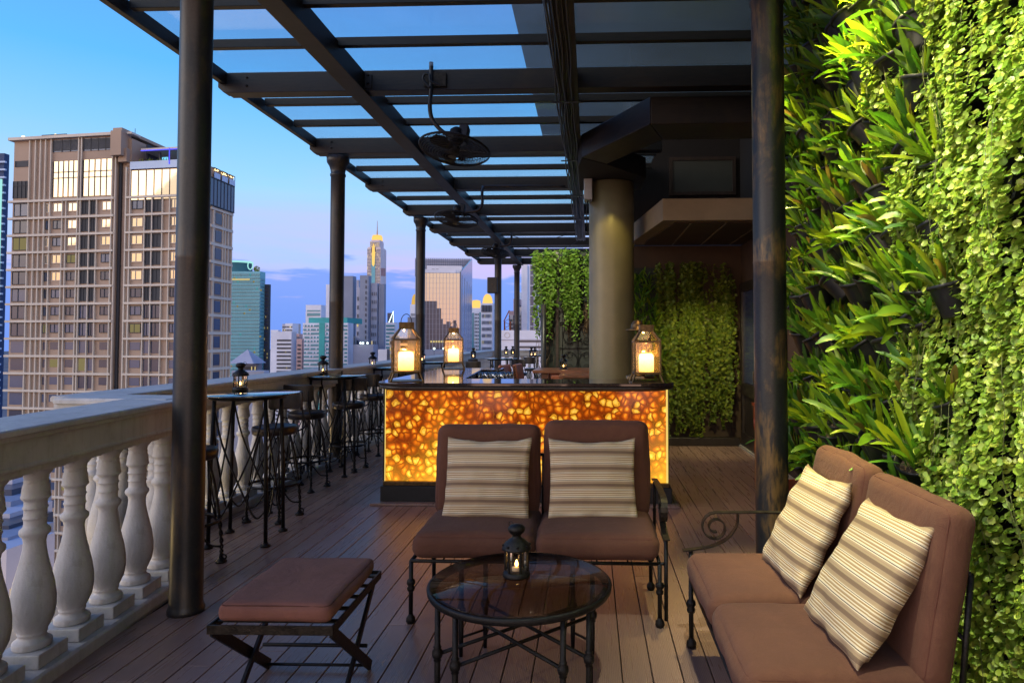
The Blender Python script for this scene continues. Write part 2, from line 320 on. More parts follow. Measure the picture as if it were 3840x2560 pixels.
# ---------------------------------------------------------------- mesh builder
class MB:
    def __init__(s): s.v = []; s.f = []; s.mi = []; s.cur = 0; s.sm = []; s.smooth = False
    def add(s, vs, fs):
        o = len(s.v); s.v.extend(vs)
        for f in fs: s.f.append(tuple(i+o for i in f)); s.mi.append(s.cur); s.sm.append(s.smooth)
    def box(s, x0, x1, y0, y1, z0, z1, mtx=None):
        vs = [Vector(p) for p in ((x0, y0, z0), (x1, y0, z0), (x1, y1, z0), (x0, y1, z0), (x0, y0, z1), (x1, y0, z1), (x1, y1, z1), (x0, y1, z1))]
        if mtx: vs = [mtx @ v for v in vs]
        s.add(vs, [(0, 3, 2, 1), (4, 5, 6, 7), (0, 1, 5, 4), (1, 2, 6, 5), (2, 3, 7, 6), (3, 0, 4, 7)]); return s
    def cbox(s, c, size, mtx=None):
        return s.box(c[0]-size[0]/2, c[0]+size[0]/2, c[1]-size[1]/2, c[1]+size[1]/2, c[2]-size[2]/2, c[2]+size[2]/2, mtx)
    def beam(s, a, b, w, h):     # rectangular bar from a to b
        a, b = Vector(a), Vector(b); d = (b-a); L = d.length; d.normalize()
        up = Vector((0, 0, 1)) if abs(d.z) < .95 else Vector((0, 1, 0))
        x = d.cross(up).normalized(); z = x.cross(d)
        m = Matrix((x, d, z)).transposed().to_4x4(); m.translation = a
        return s.box(-w/2, w/2, 0, L, -h/2, h/2, m)
    def prism(s, poly, z0, z1):
        n = len(poly); vs = [Vector((p[0], p[1], z0)) for p in poly]+[Vector((p[0], p[1], z1)) for p in poly]
        fs = [tuple(range(n-1, -1, -1)), tuple(range(n, 2*n))]+[(i, (i+1) % n, (i+1) % n+n, i+n) for i in range(n)]
        s.add(vs, fs); return s
    def extr(s, prof, a, b, nrm):   # profile [(out, z)] extruded from a to b (horizontal), nrm = horizontal outward dir
        a, b, nrm = Vector(a), Vector(b), Vector(nrm); n = len(prof)
        vs = [a+nrm*p[0]+Vector((0, 0, p[1])) for p in prof]+[b+nrm*p[0]+Vector((0, 0, p[1])) for p in prof]
        s.add(vs, [tuple(range(n-1, -1, -1)), tuple(range(n, 2*n))]+[(i, (i+1) % n, (i+1) % n+n, i+n) for i in range(n)]); return s
    def lathe(s, prof, c=(0, 0, 0), seg=20, mtx=None, cap=True):
        n = len(prof); vs = []; old = s.smooth; s.smooth = True
        for r, z in prof:
            for k in range(seg):
                a = 2*math.pi*k/seg; p = Vector((r*math.cos(a), r*math.sin(a), z))
                vs.append((mtx @ p if mtx else p)+Vector(c))
        fs = [(i*seg+k, i*seg+(k+1) % seg, (i+1)*seg+(k+1) % seg, (i+1)*seg+k) for i in range(n-1) for k in range(seg)]
        if cap: fs += [tuple(range(seg-1, -1, -1)), tuple(range((n-1)*seg, n*seg))]
        s.add(vs, fs); s.smooth = old; return s
    def tube(s, pts, r, seg=8, closed=False, radii=None):
        pts = [Vector(p) for p in pts]; n = len(pts); vs = []; prev = None; old = s.smooth; s.smooth = True
        for i, p in enumerate(pts):
            if closed: d = pts[(i+1) % n]-pts[i-1]
            else: d = pts[min(i+1, n-1)]-pts[max(i-1, 0)]
            if d.length < 1e-9: d = Vector((0, 0, 1))
            d.normalize()
            if prev is None:
                up = Vector((0, 0, 1)) if abs(d.z) < .9 else Vector((1, 0, 0)); x = d.cross(up).normalized()
            else:
                x = prev-d*prev.dot(d)
                if x.length < 1e-6: x = d.orthogonal()
                x.normalize()
            prev = x; y = d.cross(x); rr = radii[i] if radii else r
            for k in range(seg):
                a = 2*math.pi*k/seg; vs.append(p+x*(rr*math.cos(a))+y*(rr*math.sin(a)))
        m = n if closed else n-1
        fs = [(i*seg+k, i*seg+(k+1) % seg, ((i+1) % n)*seg+(k+1) % seg, ((i+1) % n)*seg+k) for i in range(m) for k in range(seg)]
        if not closed: fs += [tuple(range(seg-1, -1, -1)), tuple(range((n-1)*seg, n*seg))]
        s.add(vs, fs); s.smooth = old; return s
    def ring(s, c, r, w, seg=32, tilt=None, tseg=6):
        pts = [Vector((r*math.cos(2*math.pi*k/seg), r*math.sin(2*math.pi*k/seg), 0)) for k in range(seg)]
        if tilt: pts = [tilt @ p for p in pts]
        return s.tube([p+Vector(c) for p in pts], w, tseg, True)
    def build(s, name, mats, parent=None, bevel=0, seg=2, subsurf=0):
        me = bpy.data.meshes.new(name); me.from_pydata([tuple(v) for v in s.v], [], s.f)
        if isinstance(mats, str): mats = [mats]
        for m in mats: me.materials.append(M[m])
        me.polygons.foreach_set('material_index', s.mi); me.polygons.foreach_set('use_smooth', s.sm)
        me.update()
        o = bpy.data.objects.new(name, me); COL.objects.link(o)
        if parent: o.parent = parent
        if bevel:
            b = o.modifiers.new('bevel', 'BEVEL'); b.width = bevel; b.segments = seg; b.limit_method = 'ANGLE'; b.angle_limit = R(40)
        return o

def tag(o, label=None, cat=None, group=None, kind=None):
    if label: o['label'] = label
    if cat: o['category'] = cat
    if group: o['group'] = group
    if kind: o['kind'] = kind
    return o
def thing(name, label, cat, loc=(0, 0, 0), rz=0, group=None, kind=None):
    o = bpy.data.objects.new(name, None); COL.objects.link(o); o.location = loc; o.rotation_euler = (0, 0, rz)
    o.empty_display_size = .1
    return tag(o, label, cat, group, kind)
def children(o): return [c for c in bpy.data.objects if c.parent == o]
def kids_map():
    m = {}
    for o in bpy.data.objects:
        if o.parent: m.setdefault(o.parent.name, []).append(o)
    return m
def copy_tree(o, parent=None, km=None):
    km = km or kids_map()
    c = o.copy(); COL.objects.link(c); c.parent = parent
    for ch in km.get(o.name, []): copy_tree(ch, c, km)
    return c
def dup(o, loc, rz=0, label=None, scale=None, group=None):
    c = copy_tree(o); c.location = loc; c.rotation_euler = (0, 0, rz)
    if label: c['label'] = label
    if scale: c.scale = scale if isinstance(scale, tuple) else (scale,)*3
    if group: c['group'] = group
    return c
ORD = ['first', 'second', 'third', 'fourth', 'fifth', 'sixth', 'seventh', 'eighth', 'ninth', 'tenth', 'eleventh', 'twelfth', 'thirteenth', 'fourteenth', 'fifteenth', 'sixteenth']
# ================================================================ SETTING : deck
mb = MB()
def deck_start(xc):
    if xc < -2.83: return 4.25
    if xc < -2.42: return 3.0+(-2.46-xc)/.097+.0 if xc < -2.46 else 2.6
    return -2.0
k0 = int((-3.5-X_GAP)/PITCH)-1; k1 = int((2.35-X_GAP)/PITCH)+1
for k in range(k0, k1+1):
    xa = X_GAP+k*PITCH+.003; xb = xa+PITCH-.006
    y0 = min(max(-2, deck_start((xa+xb)/2)), 4.25); y = y0; yend = 23.0
    off = (k*1.37) % 2.9
    cuts = [c for c in [j*2.9-off for j in range(-2, 12)] if y0+.2 < c < yend-.2]
    for ya, yb in zip([y0]+cuts, cuts+[yend]):
        mb.box(xa, xb, ya, yb-.003, -.022, 0)
deck = mb.build('deck_floor', 'deck_board', None, .0015, 1)
tag(deck, kind='structure')
mb = MB(); mb.box(-2.55, 2.4, -2, 4.3, -.06, -.024); mb.box(-3.6, 2.4, 4.3, 23.1, -.06, -.024)
tag(mb.build('deck_underlay', 'dark_wall'), kind='structure')
mb = MB(); mb.box(-3.75, 3.2, 4.22, 23.6, -.2, -.062); mb.box(-2.80, 3.2, -2, 4.21, -.2, -.064)
tag(mb.build('terrace_slab', 'concrete'), kind='structure')
# ledge outside the rail
mb = MB(); mb.prism([(-3.3, 1.2), (-2.8, 1.2), (-3.05, 4.2), (-3.65, 4.2)], -.35, -.12)
tag(mb.build('outer_ledge', 'concrete'), kind='structure')

# ================================================================ balustrade
BPROF = [(.078, .13), (.085, .135), (.085, .16), (.072, .168), (.058, .18), (.062, .19), (.066, .195), (.062, .203), (.072, .22), (.090, .26), (.098, .31), (.097, .36), (.088, .42), (.073, .48), (.060, .53), (.051, .575), (.048, .61), (.052, .632), (.064, .645), (.068, .655), (.066, .668), (.052, .68), (.049, .69),
         (.049, .715), (.056, .722), (.050, .730), (.049, .76), (.057, .768), (.050, .776), (.050, .800), (.062, .812), (.066, .818), (.062, .826), (.060, .845), (.058, .865), (.052, .882), (.056, .890), (.050, .898), (.054, .906), (.054, .915), (.070, .935), (.080, .95)]
RAILPROF = [(0.02, .955), (0.02, .985), (-.005, .99), (-.005, 1.005), (0, 1.01), (0, 1.118), (-.028, 1.122), (-.028, 1.142), (-.052, 1.146), (-.052, 1.168), (-.046, 1.176), (.30, 1.182), (.31, 1.168), (.31, 1.146), (.285, 1.14), (.285, 1.0), (.25, .955)]
PLPROF = [(-.02, 0), (-.02, .055), (-.008, .065), (.25, .065), (.26, .055), (.26, -.06), (0, -.06)]
bal_proto = {}
def balustrade(name, label, a, b, n, off=.5, pos=None):
    a, b = Vector((*a, 0)), Vector((*b, 0)); d = (b-a).normalized(); nrm = Vector((-d.y, d.x, 0))
    root = thing(name, label, 'balustrade', (a.x, a.y, 0), 0)
    L = (b-a).length; A = Vector((0, 0, 0)); B = d*L
    MB().extr(PLPROF, A, B, nrm).build('plinth', 'stone', root, .006)
    MB().extr(RAILPROF, A-d*.02, B+d*.02, nrm).build('handrail', 'stone', root, .006)
    if 'm' not in bal_proto:
        q = MB(); q.box(-.098, .098, -.098, .098, .066, .13); q.lathe([(a_*.90, b_) for a_, b_ in BPROF], seg=24); q.box(-.08, .08, -.08, .08, .945, .985)
        o = q.build('baluster', 'stone', root, .005); bal_proto['m'] = o; first = o
    else: first = None
    ang = math.atan2(d.y, d.x)
    for k in range(n):
        p = d*(pos[k] if pos else L*(k+off)/n)+nrm*.12
        if first: o = first; first = None
        else: o = bal_proto['m'].copy(); COL.objects.link(o); o.parent = root
        o.location = p; o.rotation_euler = (0, 0, ang)
    return root
dn = Vector((-.0966, .9953))
A0 = Vector((-2.46, 3.0))-dn*3.5300; A1 = Vector((-2.46, 3.0))+dn*1.23
balustrade('stone_balustrade', 'pale stone balustrade with fat turned balusters nearest the ottoman', A0, A1, 17, 0, [.309+.2725*k for k in range(17)])
balustrade('stone_balustrade', 'short pale stone balustrade jutting outwards behind the nearest black column', (A1.x+.0, A1.y+.06), (-3.3, 4.35), 2)
balustrade('stone_balustrade', 'long stone balustrade running behind the high glass tables and stools', (-3.17, 4.2), (-3.22, 21.9), 65)
balustrade('stone_balustrade', 'far stone balustrade closing the end of the terrace', (-3.4, 22.0), (1.6, 22.0), 20)

# ================================================================ pergola
perg = thing('pergola', 'dark steel pergola with frosted glass roof over the whole terrace', 'pergola', (-1, 8, 0))
perg.location = (0, 0, 0)
ZB, ZT = 3.92, 4.13
YS = [6.27-2.1*2, 6.27-2.1, 6.27, 8.37, 10.47, 12.6, 14.7, 16.8, 18.9, 21.0]
XR = 3.4
for y in YS:
    q = MB(); xr = XR if y < 8 else .9
    q.box(-3.5, xr, y-.055, y+.055, ZB, ZT-.02)
    q.prism([], 0, 0) if False else None
    # chamfered tail past the eave
    vs = [(-3.5, y-.0549, ZB), (-3.53, y-.0549, ZB), (-3.585, y-.0549, ZB+.05), (-3.585, y-.0549, ZT-.03), (-3.5, y-.0549, ZT-.03)]
    vs2 = [(a, y+.0549, c) for a, b, c in vs]; n = 5
    q.add([Vector(v) for v in vs+vs2], [tuple(range(n)), tuple(range(2*n-1, n-1, -1))]+[(i+n, (i+1) % n+n, (i+1) % n, i) for i in range(n)])
    q.box(-3.5, xr, y-.075, y+.075, ZB-.012, ZB-.001)
    q.build('cross_beam', 'pergola_paint', perg, .004)
for i, y in enumerate(YS):
    for j in (.7, 1.4):
        yy = y+j
        if yy > 21.2: continue
        xr = XR if yy < 7 else .9
        q = MB(); q.box(-3.49, xr, yy-.03, yy+.03, 4.052, ZT-.004); q.build('glazing_bar', 'pergola_paint', perg, .003)
q = MB(); q.box(-3.56, -3.502, 1, 21.1, 4.0, ZT-.012); q.box(-3.62, -3.561, 1, 21.1, 4.045, ZT-.006); q.build('eave_beam', 'pergola_paint', perg, .004)
q = MB(); q.box(-2.27, -2.155, .2, 21.1, ZB-.025, ZT-.03); q.box(-2.30, -2.125, .2, 21.1, ZB-.038, ZB-.026); q.build('long_beam', 'pergola_paint', perg, .004)
q = MB(); q.box(-.265, -.135, .2, 15.6, ZB-.05, ZT-.03); q.box(-.29, -.11, .2, 15.6, ZB-.063, ZB-.051); q.build('long_beam', 'pergola_paint', perg, .004)
for y in YS[2:6]:   # cleats
    for x in (-2.115, -.32):
        q = MB(); q.box(x-.035, x+.035, y-.068, y-.056, ZB+.01, ZT-.06); q.build('cleat', 'pergola_paint', perg, .002)
# glass panes between every pair of bars
yl = sorted([y for y in YS]+[y+j for y in YS for j in (.7, 1.4) if y+j < 21.2])
for ya, yb in zip(yl, yl[1:]):
    for xa, xb in ((-3.6, -2.215), (-2.21, -.2), (-.195, XR if ya < 7.5 else .9)):
        if xa == -.195 and ya > 15: continue
        q = MB(); q.box(xa, xb, ya+.002, yb-.002, ZT, ZT+.010); q.build('glass_pane', 'roof_glass', perg)
# columns
CAP = [(.088, 0), (.088, 3.62), (.100, 3.63), (.100, 3.655), (.09, 3.66), (.095, 3.70), (.12, 3.76), (.155, 3.80), (.160, 3.83), (.160, 3.875)]
def pcol(x, y, r=.088, mt='column_paint'):
    s = r/.088
    prof = [(.0, 0), (r*1.12, 0), (r*1.12, .02), (r*1.05, .035), (r, .05)]+[(r, .4*k) for k in range(1, 9)]
    ring = 2.02
    prof = [p for p in prof if not (abs(p[1]-ring) < .03)]
    prof += [(r, ring-.01), (r*1.025, ring), (r, ring+.01)]; prof.sort(key=lambda p: p[1] if p[0] > 0 else -1)
    prof += [(r, 3.62), (r*1.1, 3.63), (r*1.1, 3.655), (r*1.0, 3.66), (r*1.04, 3.70), (r*1.25, 3.76), (r*1.55, 3.80), (r*1.6, 3.83), (r*1.6, ZB-.04)]
    q = MB(); q.lathe(prof, (0, 0, 0), 32)
    o = q.build('column', mt, perg); o.location = (x, y, 0); return o
b1 = PZ(697, 2316, 0)
pcol(PX(699, b1.y+.09, 2200), b1.y+.09, .087)
pcol(PX(1264, 8.4), 8.37); pcol(PX(1585, 12.9), 12.7)
pcol(PX(1867, 16.8), 16.8); pcol(PX(1938, 21), 21.0)
XC5, YC5 = PX(2893, 4.12, 1700), 4.12
pcol(XC5, YC5, .097, 'column_paint_worn')

# bolts on the near cross beams and loose wires slung between the far ones
for y in YS[2:5]:
    for x in (-3.3, -2.115, -.32):
        q = MB()
        for dz in (.06, .14): q.lathe([(0, 0), (.011, 0), (.011, .008), (0, .010)], (x, y-.0685 if x > -3 else y-.056, ZB+dz), 8, Matrix.Rotation(R(90), 4, 'X'), False)
        q.build('bolt_pair', 'iron_worn', perg)
for i, (xa, ya, xb, yb, dz) in enumerate(((-1.9, 14.7, -.5, 14.9, .16), (-1.7, 16.8, -.3, 16.0, .22))):
    pts = [Vector((xa+(xb-xa)*k/14, ya+(yb-ya)*k/14, ZB-.02-dz*math.sin(math.pi*k/14))) for k in range(15)]
    o = MB().tube(pts, .007, 5).build('loose_wire', 'black_plastic'); tag(o, ['thin wire sagging under the far roof beams, nearer one', 'thin wire sagging under the last roof beams'][i], 'wire')
# cable bundle clipped to the dark beam
cb_ = thing('cable_bundle', 'bundle of black electric cables strapped under the dark roof beam', 'cable', (-.2, 6, 3.8))
cb_.location = (0, 0, 0)
for i in range(8):
    pts = []; x0 = -.315+i*.022; z0 = ZB-.075-.02*math.sin(i*2.1)
    ph = rnd.random()*6
    y = .6
    while y < 15.4:
        pts.append((x0+.007*math.sin(y*2.3+ph)+.005*math.sin(y*5.1+ph*2), y, z0-.010*abs(math.sin((y-6.3)*math.pi/2.1))*(1+i % 2)))
        y += .22
    MB().tube(pts, .0095, 6).build('cable', 'black_plastic', cb_)
for y in (6.3, 8.4, 10.5, 12.6):
    q = MB(); q.box(-.37, -.07, y-.02, y+.02, ZB-.115, ZB-.108); q.build('cable_tie', 'iron', cb_)

# hanging terrace fans
def make_fan():
    r = thing('cage_fan', 'black caged fan hanging on a bent pipe, nearest the camera', 'fan', (0, 0, 0))
    tilt = Matrix.Rotation(R(-10), 3, 'X') @ Matrix.Rotation(R(6), 3, 'Y')
    q = MB(); n = 60
    for k in range(n):
        a = 2*math.pi*k/n; pts = []
        for rr, z in ((.05, -.075), (.14, -.07), (.24, -.05), (.315, -.02), (.33, 0), (.315, .025), (.22, .055), (.10, .075)):
            pts.append(tilt @ Vector((rr*math.cos(a+rr*.6), rr*math.sin(a+rr*.6), z)))
        q.tube(pts, .0022, 4)
    for rr, z in ((.05, -.076), (.075, -.075), (.10, -.074), (.125, -.0715), (.15, -.069), (.175, -.065), (.20, -.06), (.225, -.055), (.25, -.048), (.27, -.042), (.29, -.034), (.31, -.022), (.33, 0), (.332, .008), (.30, .032), (.27, .043), (.225, .054), (.18, .063), (.14, .070), (.10, .076)):
        q.ring(tilt @ Vector((0, 0, z)), rr, 0.003 if rr < .32 else .006, 40, tilt, 5)
    q.build('cage', 'iron', r)
    q = MB(); m4 = tilt.to_4x4()
    q.lathe([(.0, .07), (.055, .07), (.07, .09), (.075, .14), (.07, .19), (.045, .215), (0, .22)], (0, 0, 0), 20, m4, False); q.build('motor', 'iron', r)
    q = MB(); q.box(.02, .11, -.05, .05, .10, .24, m4); q.build('motor_cover', 'black_plastic', r, .012)
    q = MB()
    for k in range(3):
        a = 2*math.pi*k/3; m = m4 @ Matrix.Rotation(a, 4, 'Z') @ Matrix.Rotation(R(18), 4, 'X')
        pr = [(.03, -.02), (.12, -.06), (.24, -.085), (.29, -.05), (.29, .03), (.22, .065), (.10, .05), (.03, .02)]
        vs = [m @ Vector((x, y, z)) for z in (-.002, .002) for x, y in pr]; n = 8
        q.add(vs, [tuple(range(n-1, -1, -1)), tuple(range(n, 2*n))]+[(i, (i+1) % n, (i+1) % n+n, i+n) for i in range(n)])
    q.lathe([(0, -.03), (.045, -.03), (.05, 0), (.045, .03), (0, .03)], (0, 0, 0), 16, m4, False)
    q.build('blades', 'black_plastic', r)
    return r
def bez(p, n=16):
    p = [Vector(x) for x in p]; out = []
    P_ = [p[0]*2-p[1]]+p+[p[-1]*2-p[-2]]
    for i in range(1, len(P_)-2):
        for k in range(n):
            u = k/n; a, b, c, d = P_[i-1], P_[i], P_[i+1], P_[i+2]
            out.append(.5*((2*b)+(c-a)*u+(2*a-5*b+4*c-d)*u*u+(3*b-a-3*c+d)*u**3))
    out.append(p[-1]); return out
fan = make_fan()
km = kids_map()
fan2 = copy_tree(fan, None, km); fan3 = copy_tree(fan, None, km)
G = 'caged fans under the pergola'
for f, (xs, ys, D), lab in ((fan, (1705, 562, 6.15), None), (fan2, (1712, 822, 9.9), 'black caged fan on a swan-neck pipe, second one back'), (fan3, (1856, 948, 15.0), 'smallest black caged fan, farthest along the pergola')):
    f.location = P(xs, ys, D); f['group'] = G
    if lab: f['label'] = lab
L0 = fan.location
def rel(xs, ys, D, L): return P(xs, ys, D)-L
q = MB(); q.tube(bez([rel(1617, 235, 6.2, L0), rel(1617, 330, 6.18, L0), rel(1612, 400, 6.15, L0), rel(1622, 450, 6.15, L0), rel(1655, 490, 6.15, L0), rel(1690, 512, 6.15, L0)]), .02, 10); q.build('pipe', 'column_paint', fan)
q = MB(); q.tube(bez([rel(1612, 330, 6.12, L0), rel(1588, 300, 6.12, L0), rel(1592, 280, 6.12, L0), rel(1610, 280, 6.12, L0), rel(1615, 305, 6.1, L0), rel(1650, 322, 6.12, L0)]), .011, 8); q.build('flex_cable', 'black_plastic', fan)
q = MB(); c = rel(1632, 300, 6.2, L0); q.box(c.x-.11, c.x+.11, c.y-.012, c.y, c.z-.07, c.z+.07); q.build('bracket', 'iron_worn', fan, .01)
L0 = fan2.location
q = MB(); q.tube(bez([rel(2120, 700, 10.3, L0), rel(1840, 700, 10.2, L0), rel(1812, 706, 10.1, L0), rel(1808, 730, 10, L0), rel(1808, 765, 9.95, L0), rel(1790, 790, 9.9, L0), rel(1735, 797, 9.9, L0)]), .022, 10); q.build('pipe', 'column_paint', fan2)
L0 = fan3.location
q = MB(); q.tube(bez([rel(2160, 860, 15.2, L0), rel(1935, 860, 15.1, L0), rel(1918, 866, 15.1, L0), rel(1918, 895, 15, L0), rel(1908, 918, 15, L0), rel(1870, 925, 15, L0)]), .026, 10); q.build('pipe', 'column_paint', fan3)

# speaker on the thin column
p = P(1848, 1070, 16.68); sp = thing('wall_speaker', 'square dark loudspeaker fixed high on the thin far column', 'speaker', p)
q = MB(); q.box(-.13, .13, -.1, .08, -.20, .20); q.build('cabinet', 'speaker_paint', sp, .02)
q = MB(); q.box(-.115, .115, -.112, -.101, -.185, .185); q.build('grille', 'black_plastic', sp, .004)
q = MB(); q.lathe([(0, 0), (.012, 0), (.012, .006), (0, .006)], (0, -.119, .02), 12, Matrix.Rotation(R(90), 4, 'X'), False); q.build('badge', 'brass', sp)

# ================================================================ terrace building on the right
bld = thing('terrace_building', 'dark shaded building side with round column and beige canopy behind the bar', 'building', (0, 0, 0))
rc = P(2294, 1300, 8.9)
q = MB(); q.lathe([(.30, 0), (.30, .5), (.30, 1.2), (.30, 2), (.30, 3), (.30, 3.62)], (0, 0, 0), 48); o = q.build('round_column', 'round_plaster', bld); o.location = (rc.x, rc.y, 0)
tag(o, 'tall round plaster column rising behind the bar')
# ring beam : big dark beam, diagonal to the round column
xa = PX(2438, 6.45, 460); z0 = P(2438, 469, 6.45).z
bx = [(xa, 6.42), (3.4, 6.42), (3.4, 6.95), (xa+.18, 6.95)]
MB().prism(bx, z0, ZB-.02).build('ring_beam', 'pergola_paint', bld, .01)
xd = -.10
MB().prism([(xa-.002, 6.421), (xa+.178, 6.951), (.20, 7.9), (xd, 7.6)], z0+.001, ZB-.021).build('ring_beam', 'pergola_paint', bld, .01)
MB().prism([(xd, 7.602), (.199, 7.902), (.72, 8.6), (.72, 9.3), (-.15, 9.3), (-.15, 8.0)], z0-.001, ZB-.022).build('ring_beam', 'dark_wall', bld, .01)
# upper storeys
MB().box(-1.06, 7, -3, 15.5, 6.06, 6.5).build('upper_floor', 'dark_slab', bld)
MB().box(1.0, 7, -3, 15.5, 6.5, 30).build('upper_wall', 'concrete', bld)
xw = PX(2774, 9.9, 1650)
ZC = 2.95
# canopy
yf = 7.9; xl = P(2485, 780, yf).x
poly = [(xl, yf), (xw+3, yf), (xw+3, 9.95), (.62, 9.95), (.63, 9.5)]
MB().prism(poly, ZC, P(2485, 745, yf).z).build('canopy', 'cream_wall', bld, .006)
q = MB(); ins = [(xl+.16, yf+.12), (xw+3, yf+.12), (xw+3, 9.9), (.80, 9.9), (.80, 9.5)]
q.prism(ins, ZC-.012, ZC-.001); q.build('soffit', 'brown_wall', bld)
for k in range(6):
    xx = xl+.35+k*.42
    q = MB(); q.beam((xx, yf+.14, ZC-.018), (xx-.0, 9.85, ZC-.018), .018, .008); q.build('soffit_batten', 'cream_wall', bld)
# back wall (plane y=9.95) and right wall (plane x=xw)
MB().box(.42, xw+2, 9.96, 10.3, 0, ZC-.02).build('wall', 'brown_wall', bld)
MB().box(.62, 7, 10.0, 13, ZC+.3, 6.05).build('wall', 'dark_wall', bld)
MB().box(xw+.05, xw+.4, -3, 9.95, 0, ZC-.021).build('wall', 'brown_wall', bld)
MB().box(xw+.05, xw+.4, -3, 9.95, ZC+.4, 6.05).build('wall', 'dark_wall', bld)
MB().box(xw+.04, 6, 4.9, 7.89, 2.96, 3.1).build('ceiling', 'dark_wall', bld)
MB().box(xw-.04, xw+.049, 7.0, 9.94, -.02, .03).build('threshold', 'concrete', bld, .004)
# dark upper window
a = P(2520, 605, 9.99); b = P(2745, 720, 9.99)
q = MB(); q.box(a.x, b.x, 9.96, 9.99, b.z, a.z); w = q.build('window', 'grey_glass_panel', bld)
q = MB()
for x0, x1, zz0, zz1 in ((a.x-.05, a.x, b.z-.05, a.z+.05), (b.x, b.x+.05, b.z-.05, a.z+.05), (a.x, b.x, a.z, a.z+.05), (a.x, b.x, b.z-.05, b.z)): q.box(x0, x1, 9.94, 9.989, zz0, zz1)
q.build('frame', 'dark_wood', w)
# panelled doors in the right wall
for (y0, y1) in ((8.75, 9.75), (7.65, 8.65)):
    q = MB(); q.box(xw+.02, xw+.049, y0, y1, .03, 2.35)
    for yy0, yy1, zz0, zz1 in ((y0, y0+.12, .03, 2.35), (y1-.12, y1, .03, 2.35), (y0+.12, y1-.12, .03, .22), (y0+.12, y1-.12, .75, .92), (y0+.12, y1-.12, 2.22, 2.35)): q.box(xw-.015, xw+.019, yy0, yy1, zz0, zz1)
    d = q.build('door', 'dark_wood', bld, .004)
    q = MB(); q.box(xw+.008, xw+.018, y0+.13, y1-.13, .93, 2.21); q.build('door_glass', 'dim_glass', d)
    q = MB(); q.tube([(xw-.02, y0+.07, .98), (xw-.055, y0+.07, .98), (xw-.055, y0+.07, 1.12), (xw-.02, y0+.07, 1.12)], .008, 6); q.build('handle', 'brass', d)
# ladder-like cable rack beside vines
rk = thing('cable_rack', 'thin vertical rack with short rungs on wall beside the hanging vines', 'rack', (xw-.12, 9.9, 0))
q = MB(); q.beam((0, 0, .05), (0, 0, 2.6), .012, .012)
for k in range(13): q.beam((-.06, 0, .25+k*.18), (.07, 0, .25+k*.18), .010, .010)
q.build('rungs', 'iron_worn', rk)
# two uplighters / small cabinet by the column
p = P(2204, 650, 8.75); cab = thing('wall_cabinet', 'slim pale junction cabinet high on the round column', 'cabinet', p)
q = MB(); q.box(-.05, .06, -.15, .1, -.38, .32); q.build('casing', 'metal_white', cab, .01)
q = MB(); q.tube([(0, -.05, -.38), (-.02, -.05, -.55), (.0, -.05, -.8)], .008, 6); q.build('conduit', 'black_plastic', cab)
# ================================================================ BAR
yF = PZ(2000, 1893, 0).y
xL, xR_ = P(1425, 1890, yF).x, P(2520, 1890, yF).x
bar = thing('bar_counter', 'L-shaped bar with glowing amber agate front and polished dark top', 'bar', ((xL+xR_)/2, yF, 0))
BX, BY = bar.location.x, bar.location.y
hw = (xR_-xL)/2
MB().box(-hw-.07, hw+.06, -.09, .55, .001, .022).build('base_mat', 'deck_board', bar, .004)
MB().box(-hw, hw, 0, .5, .023, .165).build('plinth', 'black_plastic', bar, .004)
MB().box(-hw+.02, hw-.02, .008, .45, .166, .205).build('skirting', 'brass', bar, .006)
pl, pr = P(1443, 1600, yF+.06).x-BX, P(2503, 1600, yF+.06).x-BX
o = MB().box(-1.4, 1.4, 0, .03, 0, .875).build('agate_panel', 'agate_panel', bar)
o.location = ((pl+pr)/2, .04, .207); o.scale = ((pr-pl-.03)/2.8, 1, 1)
MB().box(pl-.001, pl+.014, .032, .07, .207, 1.075).build('light_strip', 'strip_light', bar)
MB().box(pr-.014, pr+.001, .032, .07, .207, 1.075).build('light_strip', 'strip_light', bar)
MB().box(-hw+.03, pl-.004, .02, .5, .207, 1.08).build('side_post', 'dark_wood', bar, .004)
MB().box(pr+.004, hw-.02, .02, .5, .207, 1.08).build('side_post', 'dark_wood', bar, .004)
MB().box(pl-.003, pr+.003, .075, .10, .207, 1.08).build('backing', 'dark_wood', bar)
# top : rounded L slab
tl, tr = P(1398, 1445, yF-.05).x-BX, P(2540, 1445, yF-.05).x-BX
zt = P(2000, 1437, yF-.14).z
def roundrect(pts, rr):
    out = []
    n = len(pts)
    for i, (x, y) in enumerate(pts):
        r = rr[i]
        if r <= 0: out.append((x, y)); continue
        p0 = Vector(pts[i-1]); p1 = Vector((x, y)); p2 = Vector(pts[(i+1) % n])
        a = p1+(p0-p1).normalized()*r; b = p1+(p2-p1).normalized()*r
        for k in range(9):
            u = k/8; out.append(tuple(a*(1-u)**2+p1*2*u*(1-u)+b*u*u))
    return out
yB = 3.05
shape = [(tl, -.14), (tr, -.14), (tr, .56), (tl+.74, .56), (tl+.60, yB-.5), (tl+.84, yB-.5), (tl+.84, yB), (tl, yB)]
outl = roundrect(shape, [.34, .34, .1, .02, .02, .02, .02, .2])
MB().prism(outl, zt-.03, zt).build('counter_top', 'bar_stone', bar, .006)
inset = lambda P_, d: roundrect([(P_[0][0]+d, P_[0][1]+d), (P_[1][0]-d, P_[1][1]+d), (P_[2][0]-d, P_[2][1]-d), (P_[3][0]-d, P_[3][1]-d), (P_[4][0]-d, P_[4][1]+d), (P_[5][0]-d, P_[5][1]+d), (P_[6][0]-d, P_[6][1]-d), (P_[7][0]+d, P_[7][1]-d)], [.32, .32, .08, .02, .02, .02, .02, .2])
MB().prism(inset(shape, .012), zt-.062, zt-.031).build('edge_moulding', 'dark_wood', bar, .01)
